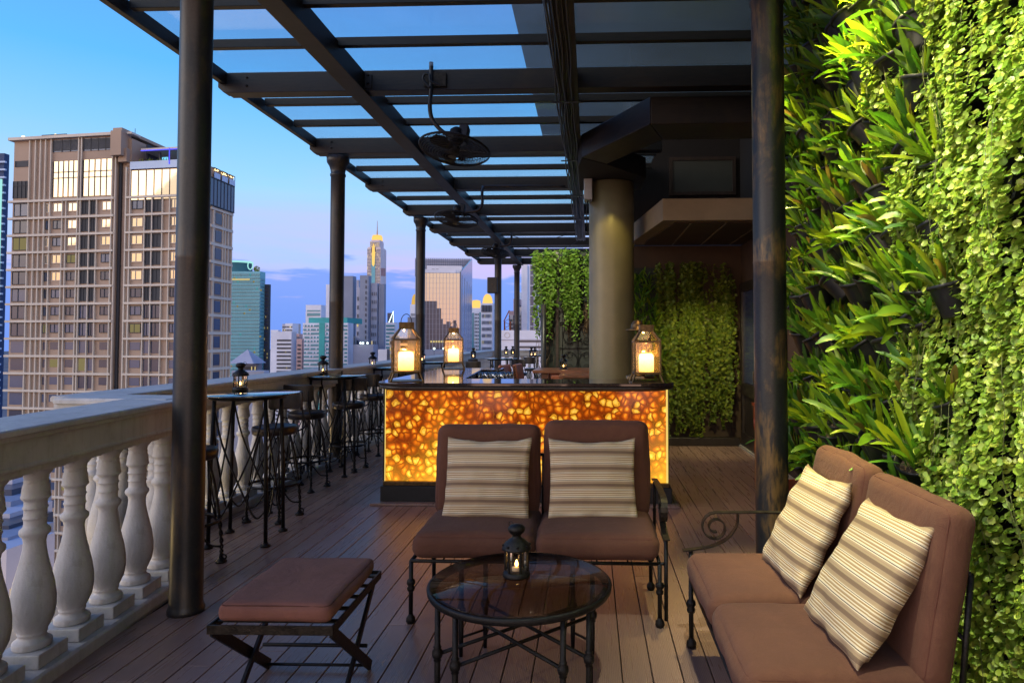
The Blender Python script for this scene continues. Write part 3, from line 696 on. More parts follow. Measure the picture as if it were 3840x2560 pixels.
MB().prism(inset(shape, .05), zt-.075, zt-.063).build('edge_moulding', 'dark_wood', bar, .004)
MB().box(tl+.12, tl+.16, .52, yB-.08, .02, 1.06).build('side_panel', 'dark_wood', bar, .004)
MB().box(tl+.16, tl+.74, yB-.12, yB-.08, .02, 1.06).build('side_panel', 'dark_wood', bar, .004)
MB().box(tl+.62, tr-.15, .42, .50, .6, .95).build('inner_shelf', 'dark_wood', bar, .004)
gs = PX(1700, yF+1.4)-BX
MB().box(gs-.05, gs+.75, 1.95, 2.45, .02, .90).build('glass_shelf', 'dark_wood', bar, .004)
p = P(1880, 1400, 9.0)
MB().box(tl+.62, tl+.78, 2.46, 2.54, .02, 1.06).build('end_block', 'cream_wall', bar, .006)
# wine glasses behind the bar
def make_glass():
    r = thing('wine_glass', 'upturned wine glass on the bar back shelf', 'wine glass')
    q = MB(); q.lathe([(.034, .001), (.034, .004), (.006, .010), (.004, .05), (.004, .085), (.010, .095), (.028, .11), (.040, .14), (.041, .165), (.034, .205), (.0325, .205), (.039, .165), (.038, .14), (.026, .113), (.0, .1)], seg=18, cap=False); q.build('bowl', 'wine_glass', r)
    return r
g0 = make_glass(); km = kids_map(); i = 0
for row in range(3):
    for k in range(5):
        o = g0 if i == 0 else copy_tree(g0, None, km)
        o.location = (BX+gs+.10+k*.098+row*.03, BY+2.02+row*.13, .902+.02)
        o['group'] = 'wine glasses on the bar back shelf'
        o['label'] = f'clear wine glass on the bar back shelf, {ORD[k]} from the left in the {["front","middle","back"][row]} row'; i += 1
MB().box(.22, .80, -.02, .42, .0, .018).build('glass_tray', 'metal_white', None, .004)  # added bright tray, seen through the dark glasses to lighten them
tray = bpy.data.objects['glass_tray']; tray.location = (BX+gs-.2, BY+1.97, .9015); tag(tray, 'pale metal tray added under the wine glasses behind the bar to brighten them', 'tray')

# ================================================================ BIG LANTERNS
def make_lantern(label, loc, rz, s, h=.60, w=.27, handle=True, dome=False):
    r = thing('candle_lantern', label, 'lantern', loc, rz, 'brass candle lanterns on the bar'); r.scale = (s, s, s)
    q = MB(); b = .155
    for sx in (-1, 1):
        for sy in (-1, 1): q.beam((sx*b, sy*b, .006), (sx*.125, sy*.125, .085), .016, .016)
    q.box(-b-.008, b+.008, -b-.008, b+.008, 0, .008); q.build('foot', 'brass', r, .002)
    q = MB(); q.box(-.135, .135, -.135, .135, .085, .105)
    for sx in (-1, 1):
        for sy in (-1, 1): q.box(sx*.128-.008, sx*.128+.008, sy*.128-.008, sy*.128+.008, .105, .40)
    for a, c in ((-.136, -.118), (.118, .136)):
        q.box(-.136, .136, a, c, .40, .418); q.box(a, c, -.1179, .1179, .40, .418)
    q.build('frame', 'brass', r, .002)
    q = MB()
    for sx in (-1, 1):
        for sy in (-1, 1): q.beam((sx*.13, sy*.13, .418), (sx*.062, sy*.062, .515), .014, .014)
    q.box(-.07, .07, -.07, .07, .513, .58); q.build('roof', 'brass', r, .002)
    q = MB()
    for k in range(4):
        m = Matrix.Rotation(k*math.pi/2, 4, 'Z')
        q.box(-.12, .12, .127, .129, .106, .399, m)
        q.add([m @ Vector(p) for p in ((-.118, .128, .42), (.118, .128, .42), (.058, .062, .512), (-.058, .062, .512))], [(0, 1, 2, 3)])
    q.build('pane', 'glow_tinted_glass', r)
    if handle:
        q = MB(); pts = [(.052*math.cos(a)*1.0, 0, .58+.082*math.sin(a)) for a in [math.pi*k/14 for k in range(15)]]
        q.tube(pts, .004, 6); q.build('handle', 'iron', r)
    q = MB(); q.lathe([(0, .108), (.074, .108), (.076, .12), (.076, .25), (.070, .275), (.055, .288), (.02, .283), (0, .279)], (0, 0, 0), 24, None, False)
    q.build('candle', 'candle_wax', r)
    l = bpy.data.lights.new('candle_light', 'POINT'); l.energy = 9; l.color = (1, .55, .18); l.shadow_soft_size = .008
    lo = bpy.data.objects.new('candle_light', l); COL.objects.link(lo); lo.parent = r; lo.location = (0, 0, .305)
    return r
p = P(1522, 1433, 6.42); make_lantern('tall brass lantern with wire handle at the left end of the glowing bar', (p.x, p.y, zt), R(20), .98)
p = P(1700, 1383, 9.0); make_lantern('brass candle lantern on the back corner of the bar, seen smaller between columns', (p.x, p.y, zt), R(12), .96)
p = P(2424, 1434, 6.35); make_lantern('brass candle lantern at the right end of the bar beside the round column', (p.x, p.y, zt), R(2), .93)
# standing lamp with dome shade behind the right lantern
p = P(2390, 1210, 7.4); sl = thing('dome_lamp', 'small bronze domed lamp on a stem behind the right bar lantern', 'lamp', (p.x, p.y, zt))
q = MB(); q.lathe([(0, 0), (.09, 0), (.09, .015), (.012, .02), (.012, .55), (0, .55)], (0, 0, 0), 20, None, False); q.build('stem', 'brass', sl)
q = MB(); q.lathe([(.125, .50), (.13, .51), (.075, .52), (.07, .56), (.05, .60), (0, .62)], (0, 0, 0), 24, None, False); q.build('shade', 'brass', sl)
MB().box(-.12, .06, -.2, .15, -.03, -.002).build('shelf', 'cream_wall', sl, .004)
MB().box(-.10, .05, -.18, .13, -1.13, -.031).build('cabinet', 'cream_wall', sl, .004)

# ================================================================ SMALL BLACK LANTERNS
def make_small():
    r = thing('small_lantern', 'x', 'lantern', (0, 0, 0), 0, 'small black punched-metal lanterns on tables')
    q = MB(); q.lathe([(0, 0), (.056, 0), (.058, .006), (.054, .016), (.050, .022), (0, .022)], (0, 0, 0), 24, None, False); q.build('base', 'iron', r)
    q = MB()
    for k in range(6):
        a = 2*math.pi*(k+.5)/6; q.cbox((.047*math.cos(a), .047*math.sin(a), .066), (.007, .007, .088))
    q.build('frame', 'iron', r)
    q = MB()
    for k in range(6):
        a0 = 2*math.pi*(k+.5)/6; a1 = a0+math.pi/3
        q.add([Vector((.0455*math.cos(a), .0455*math.sin(a), z)) for a, z in ((a0, .024), (a1, .024), (a1, .108), (a0, .108))], [(0, 1, 2, 3)])
    q.build('pane', 'lantern_glass', r)
    q = MB(); q.lathe([(.052, .108), (.062, .112), (.060, .118), (.050, .135), (.030, .152), (.020, .158), (.018, .168), (.030, .178), (.036, .190), (.036, .198), (.026, .208), (0, .213)], (0, 0, 0), 24, None, False)
    for k in range(8):
        a = 2*math.pi*k/8; q.cbox((.0545*math.cos(a), .0545*math.sin(a), .128), (.008, .008, .008), None)
    q.build('lid', 'iron', r)
    q = MB(); q.ring((.03, 0, .205), .012, .0015, 14, Matrix.Rotation(R(90), 3, 'X'), 5); q.build('hanging_ring', 'iron', r)
    q = MB(); q.lathe([(0, .023), (.019, .023), (.019, .036), (0, .036)], (0, 0, 0), 16, None, False); c = q.build('tealight', 'wax', r)
    q = MB(); q.lathe([(0, .037), (.006, .043), (.007, .050), (.003, .062), (0, .068)], (0, 0, 0), 10, None, False); q.build('flame', 'flame', c)
    return r
small = make_small(); SMALL_USED = [False]
km_small = kids_map()
def put_small(x, y, z, label, s=1.0, light=0):
    if not SMALL_USED[0]: o = small; SMALL_USED[0] = True
    else: o = copy_tree(small, None, km_small)
    o.location = (x, y, z); o.rotation_euler = (0, 0, rnd.random()*6); o.scale = (s, s, s); o['label'] = label
    return o

# ================================================================ HIGH TABLES + STOOLS
def arcpts(c, r, a0, a1, n, plane='xz'):
    out = []
    for k in range(n+1):
        a = a0+(a1-a0)*k/n
        out.append(Vector((c[0]+r*math.cos(a), c[1], c[2]+r*math.sin(a))))
    return out
def make_high_table(rtop=.37, h=1.13):
    r = thing('bar_table', 'x', 'table', (0, 0, 0), 0, 'round glass bar tables by the balustrade')
    q = MB(); q.lathe([(0, h-.010), (rtop-.004, h-.010), (rtop, h-.007), (rtop, h-.002), (rtop-.004, h), (0, h)], (0, 0, 0), 48, None, False); q.build('glass_top', 'high_table_glass', r)
    rl = .29
    q = MB(); q.ring((0, 0, h-.03), rl-.02, .012, 32); q.build('top_ring', 'iron', r)
    for k in range(4):
        a = math.pi/4+k*math.pi/2; u = Vector((math.cos(a), math.sin(a), 0))
        q = MB(); q.tube([u*(rl-.03)+Vector((0, 0, h-.02)), u*rl*.97+Vector((0, 0, h*.5)), u*rl+Vector((0, 0, .02))], .015, 8)
        q.lathe([(0, 0), (.036, 0), (.036, .012), (.022, .02), (.018, .03), (0, .03)], u*rl, 14, None, False); q.build('leg', 'iron', r)
    for k in range(4):
        a = math.pi/4+k*math.pi/2; b = a+math.pi/2
        u, v = Vector((math.cos(a), math.sin(a), 0))*rl, Vector((math.cos(b), math.sin(b), 0))*rl
        m = (u+v)/2
        q = MB()
        q.tube(bez([u*.93+Vector((0, 0, h-.06)), u*.78+v*.2+Vector((0, 0, h*.68)), m*1.0+Vector((0, 0, h*.42)), u*.2+v*.8+Vector((0, 0, .22)), v*.97+Vector((0, 0, .26))], 8), .007, 6)
        q.tube(bez([v*.93+Vector((0, 0, h-.06)), v*.78+u*.2+Vector((0, 0, h*.68)), m*1.0+Vector((0, 0, h*.42)), v*.2+u*.8+Vector((0, 0, .22)), u*.97+Vector((0, 0, .26))], 8), .007, 6)
        q.build('scroll_brace', 'iron', r)
    return r
def make_stool():
    r = thing('bar_stool', 'x', 'stool', (0, 0, 0), 0, 'black iron bar stools at the high tables')
    h = .80
    q = MB(); q.lathe([(0, h-.075), (.165, h-.075), (.182, h-.065), (.188, h-.02), (.180, h-.004), (.16, h), (.10, h-.006), (0, h-.008)], (0, 0, 0), 36, None, False); q.build('seat', 'dark_wood', r)
    # curved backrest, faces -Y (sitter looks towards -Y)
    q = MB(); vs = []; n = 12
    for z, ex in ((1.0-.115, 0), (1.0-.10, .012), (1.0+.07, .012), (1.0+.085, 0)):
        pass
    prof = [(-.085, .9), (-.07, 1), (.07, 1), (.085, .9)]
    for dz, sc_ in prof:
        for rad in (.235, .262):
            for k in range(n+1):
                a = R(90)+R(50)*(k/n*2-1)*sc_
                vs.append(Vector((rad*math.cos(a)*.86, rad*math.sin(a)*.9, 1.0+dz)))
    W = n+1; fs = []
    for j in range(3):
        for k in range(n):
            a = j*2*W+k; b = (j+1)*2*W+k
            fs.append((a, a+1, b+1, b)); fs.append((a+W, b+W, b+W+1, a+W+1))
        fs.append((j*2*W, (j+1)*2*W, (j+1)*2*W+W, j*2*W+W)); e = n
        fs.append((j*2*W+e, j*2*W+W+e, (j+1)*2*W+W+e, (j+1)*2*W+e))
    for k in range(n):
        fs.append((k, k+W, k+W+1, k+1)); t_ = 3*2*W+k; fs.append((t_, t_+1, t_+W+1, t_+W))
    q.smooth = True; q.add(vs, fs); q.build('backrest', 'dark_wood', r, .008)
    for s in (-1, 1):
        q = MB(); q.tube(bez([(s*.13, .10, h-.07), (s*.17, .19, h-.03), (s*.145, .20, h+.06), (s*.13, .185, h+.22)], 6), .008, 6); q.build('back_strut', 'iron', r)
    q = MB(); q.ring((0, 0, .30), .205, .011, 36); q.build('foot_ring', 'iron', r)
    for k in range(4):
        a = math.pi/4+k*math.pi/2; u = Vector((math.cos(a), math.sin(a), 0)); sd = Vector((-u.y, u.x, 0))
        q = MB()
        base = [(.12, h-.07), (.165, .55), (.20, .30), (.215, .12), (.215, .03)]
        pts = bez([u*a_+Vector((0, 0, z)) for a_, z in base], 8)
        # lower half is two twisted rods
        q.tube([p for p in pts if p.z > .28], .009, 6)
        low = [p for p in pts if p.z <= .34]; m = 30
        for ph in (0, math.pi):
            tp = []
            for i in range(m+1):
                f = i/m*(len(low)-1); j = int(min(f, len(low)-2)); p = low[j].lerp(low[j+1], f-j); t_ = i/m*math.pi*7+ph
                tp.append(p+u*(.0075*math.cos(t_))+sd*(.0075*math.sin(t_)))
            q.tube(tp, .007, 5)
        q.lathe([(0, 0), (.036, 0), (.038, .010), (.026, .02), (.016, .035), (0, .035)], u*.215, 14, None, False)
        q.tube([u*(.225+.022*math.cos(t_))+Vector((0, 0, .035+.018*math.sin(t_))) for t_ in [k_*.5 for k_ in range(-3, 8)]], .0055, 5)
        q.build('leg', 'iron', r)
        q = MB(); q.tube(bez([u*.21+Vector((0, 0, .11)), u*.14+Vector((0, 0, .13)), u*.07+Vector((0, 0, .22)), u*.0+Vector((0, 0, .25))], 6), .007, 6)
        q.build('brace', 'iron', r)
        q = MB()
        for s_ in (-1, 1): q.tube([u*.12+Vector((0, 0, h-.07)), (u*.14+sd*.09*s_)+Vector((0, 0, .5)), u*.18+sd*.02*s_+Vector((0, 0, .31))], .005, 5)
        q.build('rod', 'iron', r)
    return r
ht = make_high_table(); st = make_stool(); km = kids_map()
ht.name = 'bar_table'; firstT = [True]; firstS = [True]
def table(x, y, label, rz=0, s=1):
    o = ht if firstT[0] else copy_tree(ht, None, km); firstT[0] = False
    o.location = (x, y, 0); o.rotation_euler = (0, 0, rz); o.scale = (s, s, 1); o['label'] = label; return o
def stool(x, y, rz, label):
    o = st if firstS[0] else copy_tree(st, None, km); firstS[0] = False
    o.location = (x, y, 0); o.rotation_euler = (0, 0, rz); o['label'] = label; return o
TH = 1.13
def top_at(xs, ys): return PZ(xs, ys, TH)
t1 = (-2.66, 5.12); table(*t1, 'nearest round glass bar table right beside the first black column', R(8))
t2 = (-2.98, 7.62); table(*t2, 'second round glass bar table, in front of the second column', R(5))
t3 = (-3.0, 9.9); table(*t3, 'third round glass bar table, behind the left end of the bar', R(0))
t4 = (-2.9, 12.2); table(*t4, 'round glass bar table beyond the bar, just past the third column', R(20))
l1 = top_at(901, 1462); put_small(l1.x, l1.y, TH, 'small black lantern on the nearest glass bar table', 1.06)
l2 = top_at(1211, 1404); put_small(l2.x, l2.y, TH, 'small black lantern on the second glass bar table, left of the column', 1.06)
l3 = P(1397, 1376, 9.9); put_small(l3.x, l3.y, TH, 'small black lantern on the third glass table, left of the tall brass lantern', 1.06)
l4 = P(1583, 1357, 12.0); put_small(l4.x, l4.y, TH, 'small black lantern right of the tall brass lantern, against the third column', 1.06)
stool(-2.76, 4.50, R(160), 'bar stool half hidden behind the first black column, nearest the camera')
stool(-2.74, 5.72, R(-8), 'bar stool with its backrest turned to us just behind the nearest glass table')
stool(-2.95, 6.85, R(172), 'bar stool facing away towards the second glass table, its dark back in profile')
stool(-2.88, 7.75+.12, R(-5), 'bar stool with wide backrest standing right of the second glass table')
stool(-2.93, 8.95, R(170), 'bar stool facing the third glass table beside the bar side')
stool(-2.95, 10.5, R(-10), 'bar stool behind the third glass table, mostly hidden by the bar')
stool(-3.0, 11.5, R(175), 'bar stool before the far glass table past the bar')
from mathutils import noise as mnoise
# ================================================================ cushions
def cushion(name, mat, parent, w, d, h, crown=.02, r=.045, loc=(0, 0, 0), rot=(0, 0, 0), seed=0, pipe=True, ps=.05, cuts=18):
    bm = bmesh.new(); bmesh.ops.create_cube(bm, size=2)
    bmesh.ops.subdivide_edges(bm, edges=bm.edges[:], cuts=cuts, use_grid_fill=True)
    sz = Vector((w/2, d/2, h/2)); inn = Vector((max(0, w/2-r), max(0, d/2-r), max(0, h/2-r)))
    for v in bm.verts:
        u = Vector([math.sin(c*math.pi/2) for c in v.co])
        p = Vector([u[i]*sz[i] for i in range(3)])
        q = Vector([max(-inn[i], min(inn[i], p[i])) for i in range(3)]); o = p-q
        if o.length > 1e-6:
            m = max(abs(o[i])/r for i in range(3)); o = o.normalized()*r*min(1, m)
        p = q+o
        uu, vv = u[0], u[1]
        bul = (1-uu**2)*(1-vv**2)
        p.z += (crown*bul**.6 if u[2] > 0 else -crown*.15*bul)*abs(u[2])
        side = (1-u[2]**2)
        if abs(uu) > .98: p.x += math.copysign(.008, uu)*side*(1-vv**2)
        if abs(vv) > .98: p.y += math.copysign(.008, vv)*side*(1-uu**2)
        nn = mnoise.noise(Vector((p.x*5+seed*7, p.y*5, p.z*5)))
        n2 = mnoise.noise(Vector((p.x*14+seed*3, p.y*9, p.z*14+seed)))
        p += p.normalized()*(nn*.009+n2*.004)
        v.co = p
    me = bpy.data.meshes.new(name); bm.to_mesh(me); bm.free()
    me.materials.append(M[mat]); me.polygons.foreach_set('use_smooth', [True]*len(me.polygons))
    o = bpy.data.objects.new(name, me); COL.objects.link(o); o.parent = parent; o.location = loc; o.rotation_euler = rot
    if pipe:
        for sgn in (1, -1):
            q = MB(); pts = []
            a, b = w/2-r*.32, d/2-r*.32; rc_ = r*.8; z = sgn*(h/2-r*.30)
            for cx_, cy_, a0 in ((a-rc_, b-rc_, 0), (-a+rc_, b-rc_, 90), (-a+rc_, -b+rc_, 180), (a-rc_, -b+rc_, 270)):
                for k in range(5):
                    t_ = R(a0+k*22.5); pts.append(Vector((cx_+rc_*math.cos(t_), cy_+rc_*math.sin(t_), z)))
            full = []
            for i in range(len(pts)):
                A, B = pts[i], pts[(i+1) % len(pts)]; m = max(1, int((B-A).length/.03))
                for k in range(m): full.append(A.lerp(B, k/m))
            for p in full:
                nn = mnoise.noise(Vector((p.x*5+seed*7, p.y*5, p.z*5))); p += p.normalized()*(nn*.009)
            q.tube(full, .0032, 6, True)
            q.build('piping', 'piping_fabric', o)
    return o
def pillow(label, w, h, T, loc, rot, seed):
    n = 30; bm = bmesh.new(); grid = {}
    for side in (-1, 1):
        for i in range(n+1):
            for j in range(n+1):
                u = math.sin((i/n*2-1)*math.pi/2); v = math.sin((j/n*2-1)*math.pi/2)
                x = w/2*u*(1-.055*(1-v*v)); z = h/2*v*(1-.055*(1-u*u))
                th = T/2*((1-u**2)*(1-v**2))**.42
                th *= 1+.12*mnoise.noise(Vector((u*2+seed, v*2, side)))-.12*v
                wr = .006*mnoise.noise(Vector((u*5, v*3+seed, side*3)))+.005*mnoise.noise(Vector((u*3+seed, v*11, 3)))*abs(u)
                y = side*th+wr*(1-max(abs(u), abs(v))**6)
                edge = max(abs(u), abs(v))
                if edge > .9: y += .008*math.sin(u*9+seed)*edge+.006*math.sin(v*11+seed)
                x += .006*mnoise.noise(Vector((v*3, seed, 1))); z += .006*mnoise.noise(Vector((u*2.2, seed, 5)))
                z -= .016*max(0, v)**3*(1-u*u)
                grid[(side, i, j)] = bm.verts.new((x, y, z+0.0))
        for i in range(n):
            for j in range(n):
                f = [grid[(side, i, j)], grid[(side, i+1, j)], grid[(side, i+1, j+1)], grid[(side, i, j+1)]]
                bm.faces.new(f if side < 0 else f[::-1])
    bmesh.ops.remove_doubles(bm, verts=bm.verts[:], dist=.0008)
    me = bpy.data.meshes.new('throw_pillow'); bm.to_mesh(me); bm.free(); me.materials.append(M['striped_fabric'])
    me.polygons.foreach_set('use_smooth', [True]*len(me.polygons))
    o = bpy.data.objects.new('throw_pillow', me); COL.objects.link(o); o.location = loc; o.rotation_euler = rot
    return tag(o, label, 'pillow', 'striped pillows on the sofas')

def make_sofa(label, loc, rz, arm, W=1.37, Dp=.66, seeds=(1, 2), backs=(.0, .0), bth=.13, bsh=0, btilt=8):
    """local frame: centre of the front edge at origin on the floor, sitter looks to -Y"""
    r = thing('sofa', label, 'sofa', loc, rz, 'wrought iron sofas with brown cushions')
    zs = .335
    q = MB()
    for a, b in (((-W/2, 0), (W/2, 0)), ((-W/2, Dp), (W/2, Dp)), ((-W/2, 0), (-W/2, Dp)), ((W/2, 0), (W/2, Dp)), ((0, 0), (0, Dp))):
        q.tube([(a[0], a[1], zs), (b[0], b[1], zs)], .010, 8)
    for k in range(1, 8): q.tube([(-W/2+W*k/8, 0, zs-.004), (-W/2+W*k/8, Dp, zs-.004)], .005, 5)
    q.build('seat_frame', 'iron', r)
    for sx in (-1, 1):
        for y in (0, Dp-.12):
            q = MB(); x = sx*W/2
            q.tube([(x, y, .03), (x, y, zs)], .012, 10)
            q.lathe([(0, 0), (.020, 0), (.026, .012), (.024, .03), (.014, .042), (.012, .05)], (x, y, 0), 14, None, False)
            q.lathe([(.012, .17), (.019, .175), (.022, .19), (.016, .20), (.024, .215), (.022, .23), (.012, .24)], (x, y, 0), 14, None, False)
            q.build('leg', 'iron', r)
    # back frame
    q = MB(); tl_ = .12
    def bk(x, z): return (x, Dp+(z-zs)*tl_-.03-bsh, z)
    for x in (-W/2+.03, 0, W/2-.03): q.tube([(x, Dp-.02-bsh, zs), bk(x, .80)], .010, 8)
    q.tube([bk(-W/2+.03, .80), bk(W/2-.03, .80)], .010, 8); q.tube([bk(-W/2+.03, .6), bk(W/2-.03, .6)], .008, 8)
    q.build('back_frame', 'iron', r)
    # seat + back cushions
    for i, sx in enumerate((-1, 1)):
        cushion('seat_cushion', 'brown_fabric', r, W/2-.004, Dp-.02, .135, .022, .055, (sx*W/4, Dp/2-.03, zs+.01+.0675), (0, 0, 0), seeds[0]+i*3)
        hb = .58+backs[i]
        cushion('back_cushion', 'brown_fabric', r, W/2-.02, hb, bth, .02, bth*.42, (sx*(W/4+.004), Dp-.10-bsh+hb/2*math.sin(R(btilt)), zs+.10+hb/2), (R(90-btilt), 0, R(0.6*sx)), seeds[1]+i*5)
    if arm:
        x = arm*(W/2+.035); wd = .036
        def strap(path, wid=wd, th=.007, mat='iron_worn'):
            q = MB(); pts = [Vector((x, p[0], p[1])) for p in path]; n = len(pts); vs = []
            for i, p in enumerate(pts):
                d = (pts[min(i+1, n-1)]-pts[max(0, i-1)]).normalized(); nn = Vector((1, 0, 0)).cross(d)
                for a, b in ((-1, -1), (1, -1), (1, 1), (-1, 1)): vs.append(p+Vector((a*wid/2, 0, 0))+nn*(b*th/2))
            fs = [(i*4+k, i*4+(k+1) % 4, (i+1)*4+(k+1) % 4, (i+1)*4+k) for i in range(n-1) for k in range(4)]
            fs += [(3, 2, 1, 0), ((n-1)*4, (n-1)*4+1, (n-1)*4+2, (n-1)*4+3)]
            q.add(vs, fs); return q
        zt_ = .665
        path = [(Dp, zt_-.01), (Dp*.8, zt_), (Dp*.5, zt_+.003), (.16, zt_)]
        turns = 26; cy_, cz_, r0 = .13, zt_-.075, .075
        for k in range(turns+1):
            t_ = R(90)+k/turns*R(560); rr = r0*(1-.72*k/turns)
            path.append((cy_+rr*math.cos(t_), cz_+rr*math.sin(t_)))
        strap(bez([Vector((0, *p)) for p in path[:4]], 6) and path).build('armrest', 'iron_worn', r)
        pth = bez([Vector((0, .245, zt_-.006)), Vector((0, .238, .60)), Vector((0, .19, .535)), Vector((0, .11, .495)), Vector((0, .02, .478)), Vector((0, -.035, .472))], 8)
        strap([(p.y, p.z) for p in pth]).build('arm_scroll', 'iron_worn', r)
        q = MB(); q.tube([(x, .005, .475), (x, .005, .0335)], .011, 8); q.tube([(x, .005, zs), (arm*W/2, .0, zs)], .009, 8); q.build('arm_post', 'iron', r)
        q = MB(); q.tube([(x, Dp-.01, zs), (x, Dp-.01, .66)], .010, 8); q.build('arm_post', 'iron', r)
    return r
fl, fr = PZ(1527, 2336, 0), PZ(2497, 2347, 0)
cxs = (fl.x+fr.x)/2-.008; ys_ = (fl.y+fr.y)/2
sofa1 = make_sofa('brown two-seat sofa facing us in front of the glowing bar', (cxs, ys_, 0), 0, 1, W=(fr.x-fl.x)-.05, seeds=(1, 2), backs=(-.015, .012))
Wd1 = (fr.x-fl.x)-.05
n1 = PZ(1813, 1962, .48); n2 = PZ(2228, 1962, .48)
pillow('striped pillow on the left seat of the sofa facing us', .53, .495, .17, (n1.x-.005, ys_+.40, .478+.228), (R(-17), 0, R(-1.5)), 3)
pillow('striped pillow on the right seat of the sofa facing us', .535, .49, .16, (n2.x-.01, ys_+.405, .478+.226), (R(-17), 0, R(2)), 8)
# sofa 2 faces -X
q1 = PZ(2585, 2062, .47); q2 = PZ(2655, 2245, .47)
x2 = (q1.x+q2.x)/2+.01; yfar = 3.43; W2 = 1.27
s2 = make_sofa('brown two-seat sofa along the plant wall at the right edge', (x2, yfar-W2/2, 0), R(-90), -1, W=W2, Dp=.675, seeds=(11, 14), backs=(.01, .0), bth=.105, btilt=10)
pillow('striped pillow on the far seat of the right-hand sofa', .49, .52, .15, (.962, 3.06, .478+.235), (R(-27), R(-2), R(-88)), 13)
pillow('largest striped pillow, on the near seat of the right-hand sofa', .50, .53, .16, (.985, 2.455, .478+.228), (R(-31), R(-2), R(-88)), 21)

# ================================================================ coffee table
ctc = PZ(1950, 2172, .45); cx0, cy0 = PX(1950, 3.06, 2172), 3.06
ct = thing('coffee_table', 'round black iron coffee table with glass top in front of the sofa', 'table', (cx0, cy0, 0), R(-2))
RT = .415; HT = .455
q = MB(); q.lathe([(RT-.035, HT-.035), (RT-.004, HT-.035), (RT, HT-.028), (RT+.002, HT-.012), (RT-.006, HT-.004), (RT-.012, HT-.0085), (RT-.035, HT-.0085), (RT-.035, HT-.035)], (0, 0, 0), 64, None, False); q.build('rim', 'iron', ct)
q = MB(); q.lathe([(0, HT-.008), (RT-.013, HT-.008), (RT-.013, HT), (0, HT)], (0, 0, 0), 64, None, False); q.build('glass_top', 'table_glass', ct)
legs = []
for k in range(4):
    for s_ in (-1, 1):
        a = math.pi/4+k*math.pi/2+R(10.5)*s_; u = Vector((math.cos(a), math.sin(a), 0))*.39; legs.append((k, s_, u))
        q = MB(); q.tube([u+Vector((0, 0, .0)), u+Vector((0, 0, .12)), u+Vector((0, 0, HT-.035))], .012, 10, False, [.009, .013, .012])
        q.lathe([(.012, .185), (.017, .19), (.013, .197), (.020, .203), (.0235, .216), (.022, .23), (.014, .24), (.018, .246), (.012, .252)], u, 16, None, False)
        q.build('leg', 'iron', ct)
for k in range(2):
    for s_ in (-1, 1):
        a = [l for l in legs if l[0] == k and l[1] == s_][0][2]; b = [l for l in legs if l[0] == k+2 and l[1] == -s_][0][2]
        q = MB(); q.tube([a+Vector((0, 0, .215+.004*k)), b+Vector((0, 0, .215+.004*k))], .0085, 8); q.build('stretcher', 'iron', ct)
for k in range(4):
    a = [l for l in legs if l[0] == k and l[1] == -1][0][2]; b = [l for l in legs if l[0] == k and l[1] == 1][0][2]
    q = MB(); q.tube([a+Vector((0, 0, .09)), b+Vector((0, 0, .09))], .006, 6); q.build('stretcher', 'iron', ct)
lp = PZ(1937, 2158, HT); put_small(lp.x, lp.y, HT+.0005, 'black punched-metal lantern on the round glass coffee table', 1.12)

# ================================================================ ottoman
W = .463; oy = 2.66; ox = (PX(803, 2.66, 2274)+PX(1241, 2.66, 2287))/2
ot = thing('ottoman', 'square ottoman with pale brown cushion on crossed black iron legs', 'ottoman', (ox, oy, 0), R(.8))
DO = .60
cushion('cushion', 'ottoman_fabric', ot, W, DO, .075, .006, .03, (0, DO/2, .448), (0, 0, 0), 31)
q = MB(); hw2 = W/2+.022
for x0, x1, y0, y1 in ((-hw2, hw2, -.022, -.014), (-hw2, hw2, DO+.014, DO+.022), (-hw2, -hw2+.008, -.0139, DO+.0139), (hw2-.008, hw2, -.0139, DO+.0139)): q.box(x0, x1, y0, y1, .376, .412)
for k in range(5): q.box(-hw2+.0081, hw2-.0081, .04+k*.13, .07+k*.13, .398, .405)
q.build('frame', 'iron_worn', ot, .001)
for sx in (-1, 1):
    x = sx*(hw2-.012)
    q = MB(); q.beam((x, -.0, .384), (x, DO*.83, .012), .012, .045); q.build('leg', 'iron', ot, .001)
    q = MB(); q.beam((x-sx*.014, DO-.0, .384), (x-sx*.014, .17, .012), .014, .030); q.build('leg', 'iron', ot, .001)
q = MB(); q.tube([(-hw2+.01, DO*.83-.02, .022), (hw2-.01, DO*.83-.02, .022)], .007, 8); q.build('stretcher', 'iron', ot)
q = MB(); q.tube([(-hw2+.01, .44, .13), (hw2-.01, .44, .13)], .009, 8); q.build('stretcher', 'iron', ot)
q = MB(); q.tube([(-hw2+.01, .19, .022), (hw2-.01, .19, .022)], .007, 8); q.build('stretcher', 'iron', ot)

# ================================================================ console table beyond the column
cs = thing('console_table', 'red-brown wooden side table with drawers behind the right black column', 'table', (1.56, 4.95, 0))
MB().box(0, .5, 0, 1.6, .905, .935).build('top', 'red_wood', cs, .006)
MB().box(.012, .49, .02, 1.58, .78, .904).build('apron', 'red_wood', cs, .004)
for k in range(3):
    q = MB(); q.box(.004, .0115, .06+k*.51, .52+k*.51, .795, .89); d = q.build('drawer', 'red_wood', cs, .002)
    q = MB(); q.lathe([(0, 0), (.012, .004), (.010, .02), (0, .024)], (.003, .29+k*.51, .845), 12, Matrix.Rotation(R(-90), 4, 'Y'), False); q.build('knob', 'brass', d)
for x in (.04, .45):
    for y in (.05, 1.55):
        q = MB(); q.lathe([(.018, 0), (.028, .03), (.020, .06), (.030, .2), (.020, .34), (.032, .5), (.022, .66), (.034, .70), (.034, .779)], (x, y, 0), 14); q.build('leg', 'red_wood', cs)
MB().box(.03, .47, .05, 1.55, .18, .21).build('lower_shelf', 'red_wood', cs, .004)
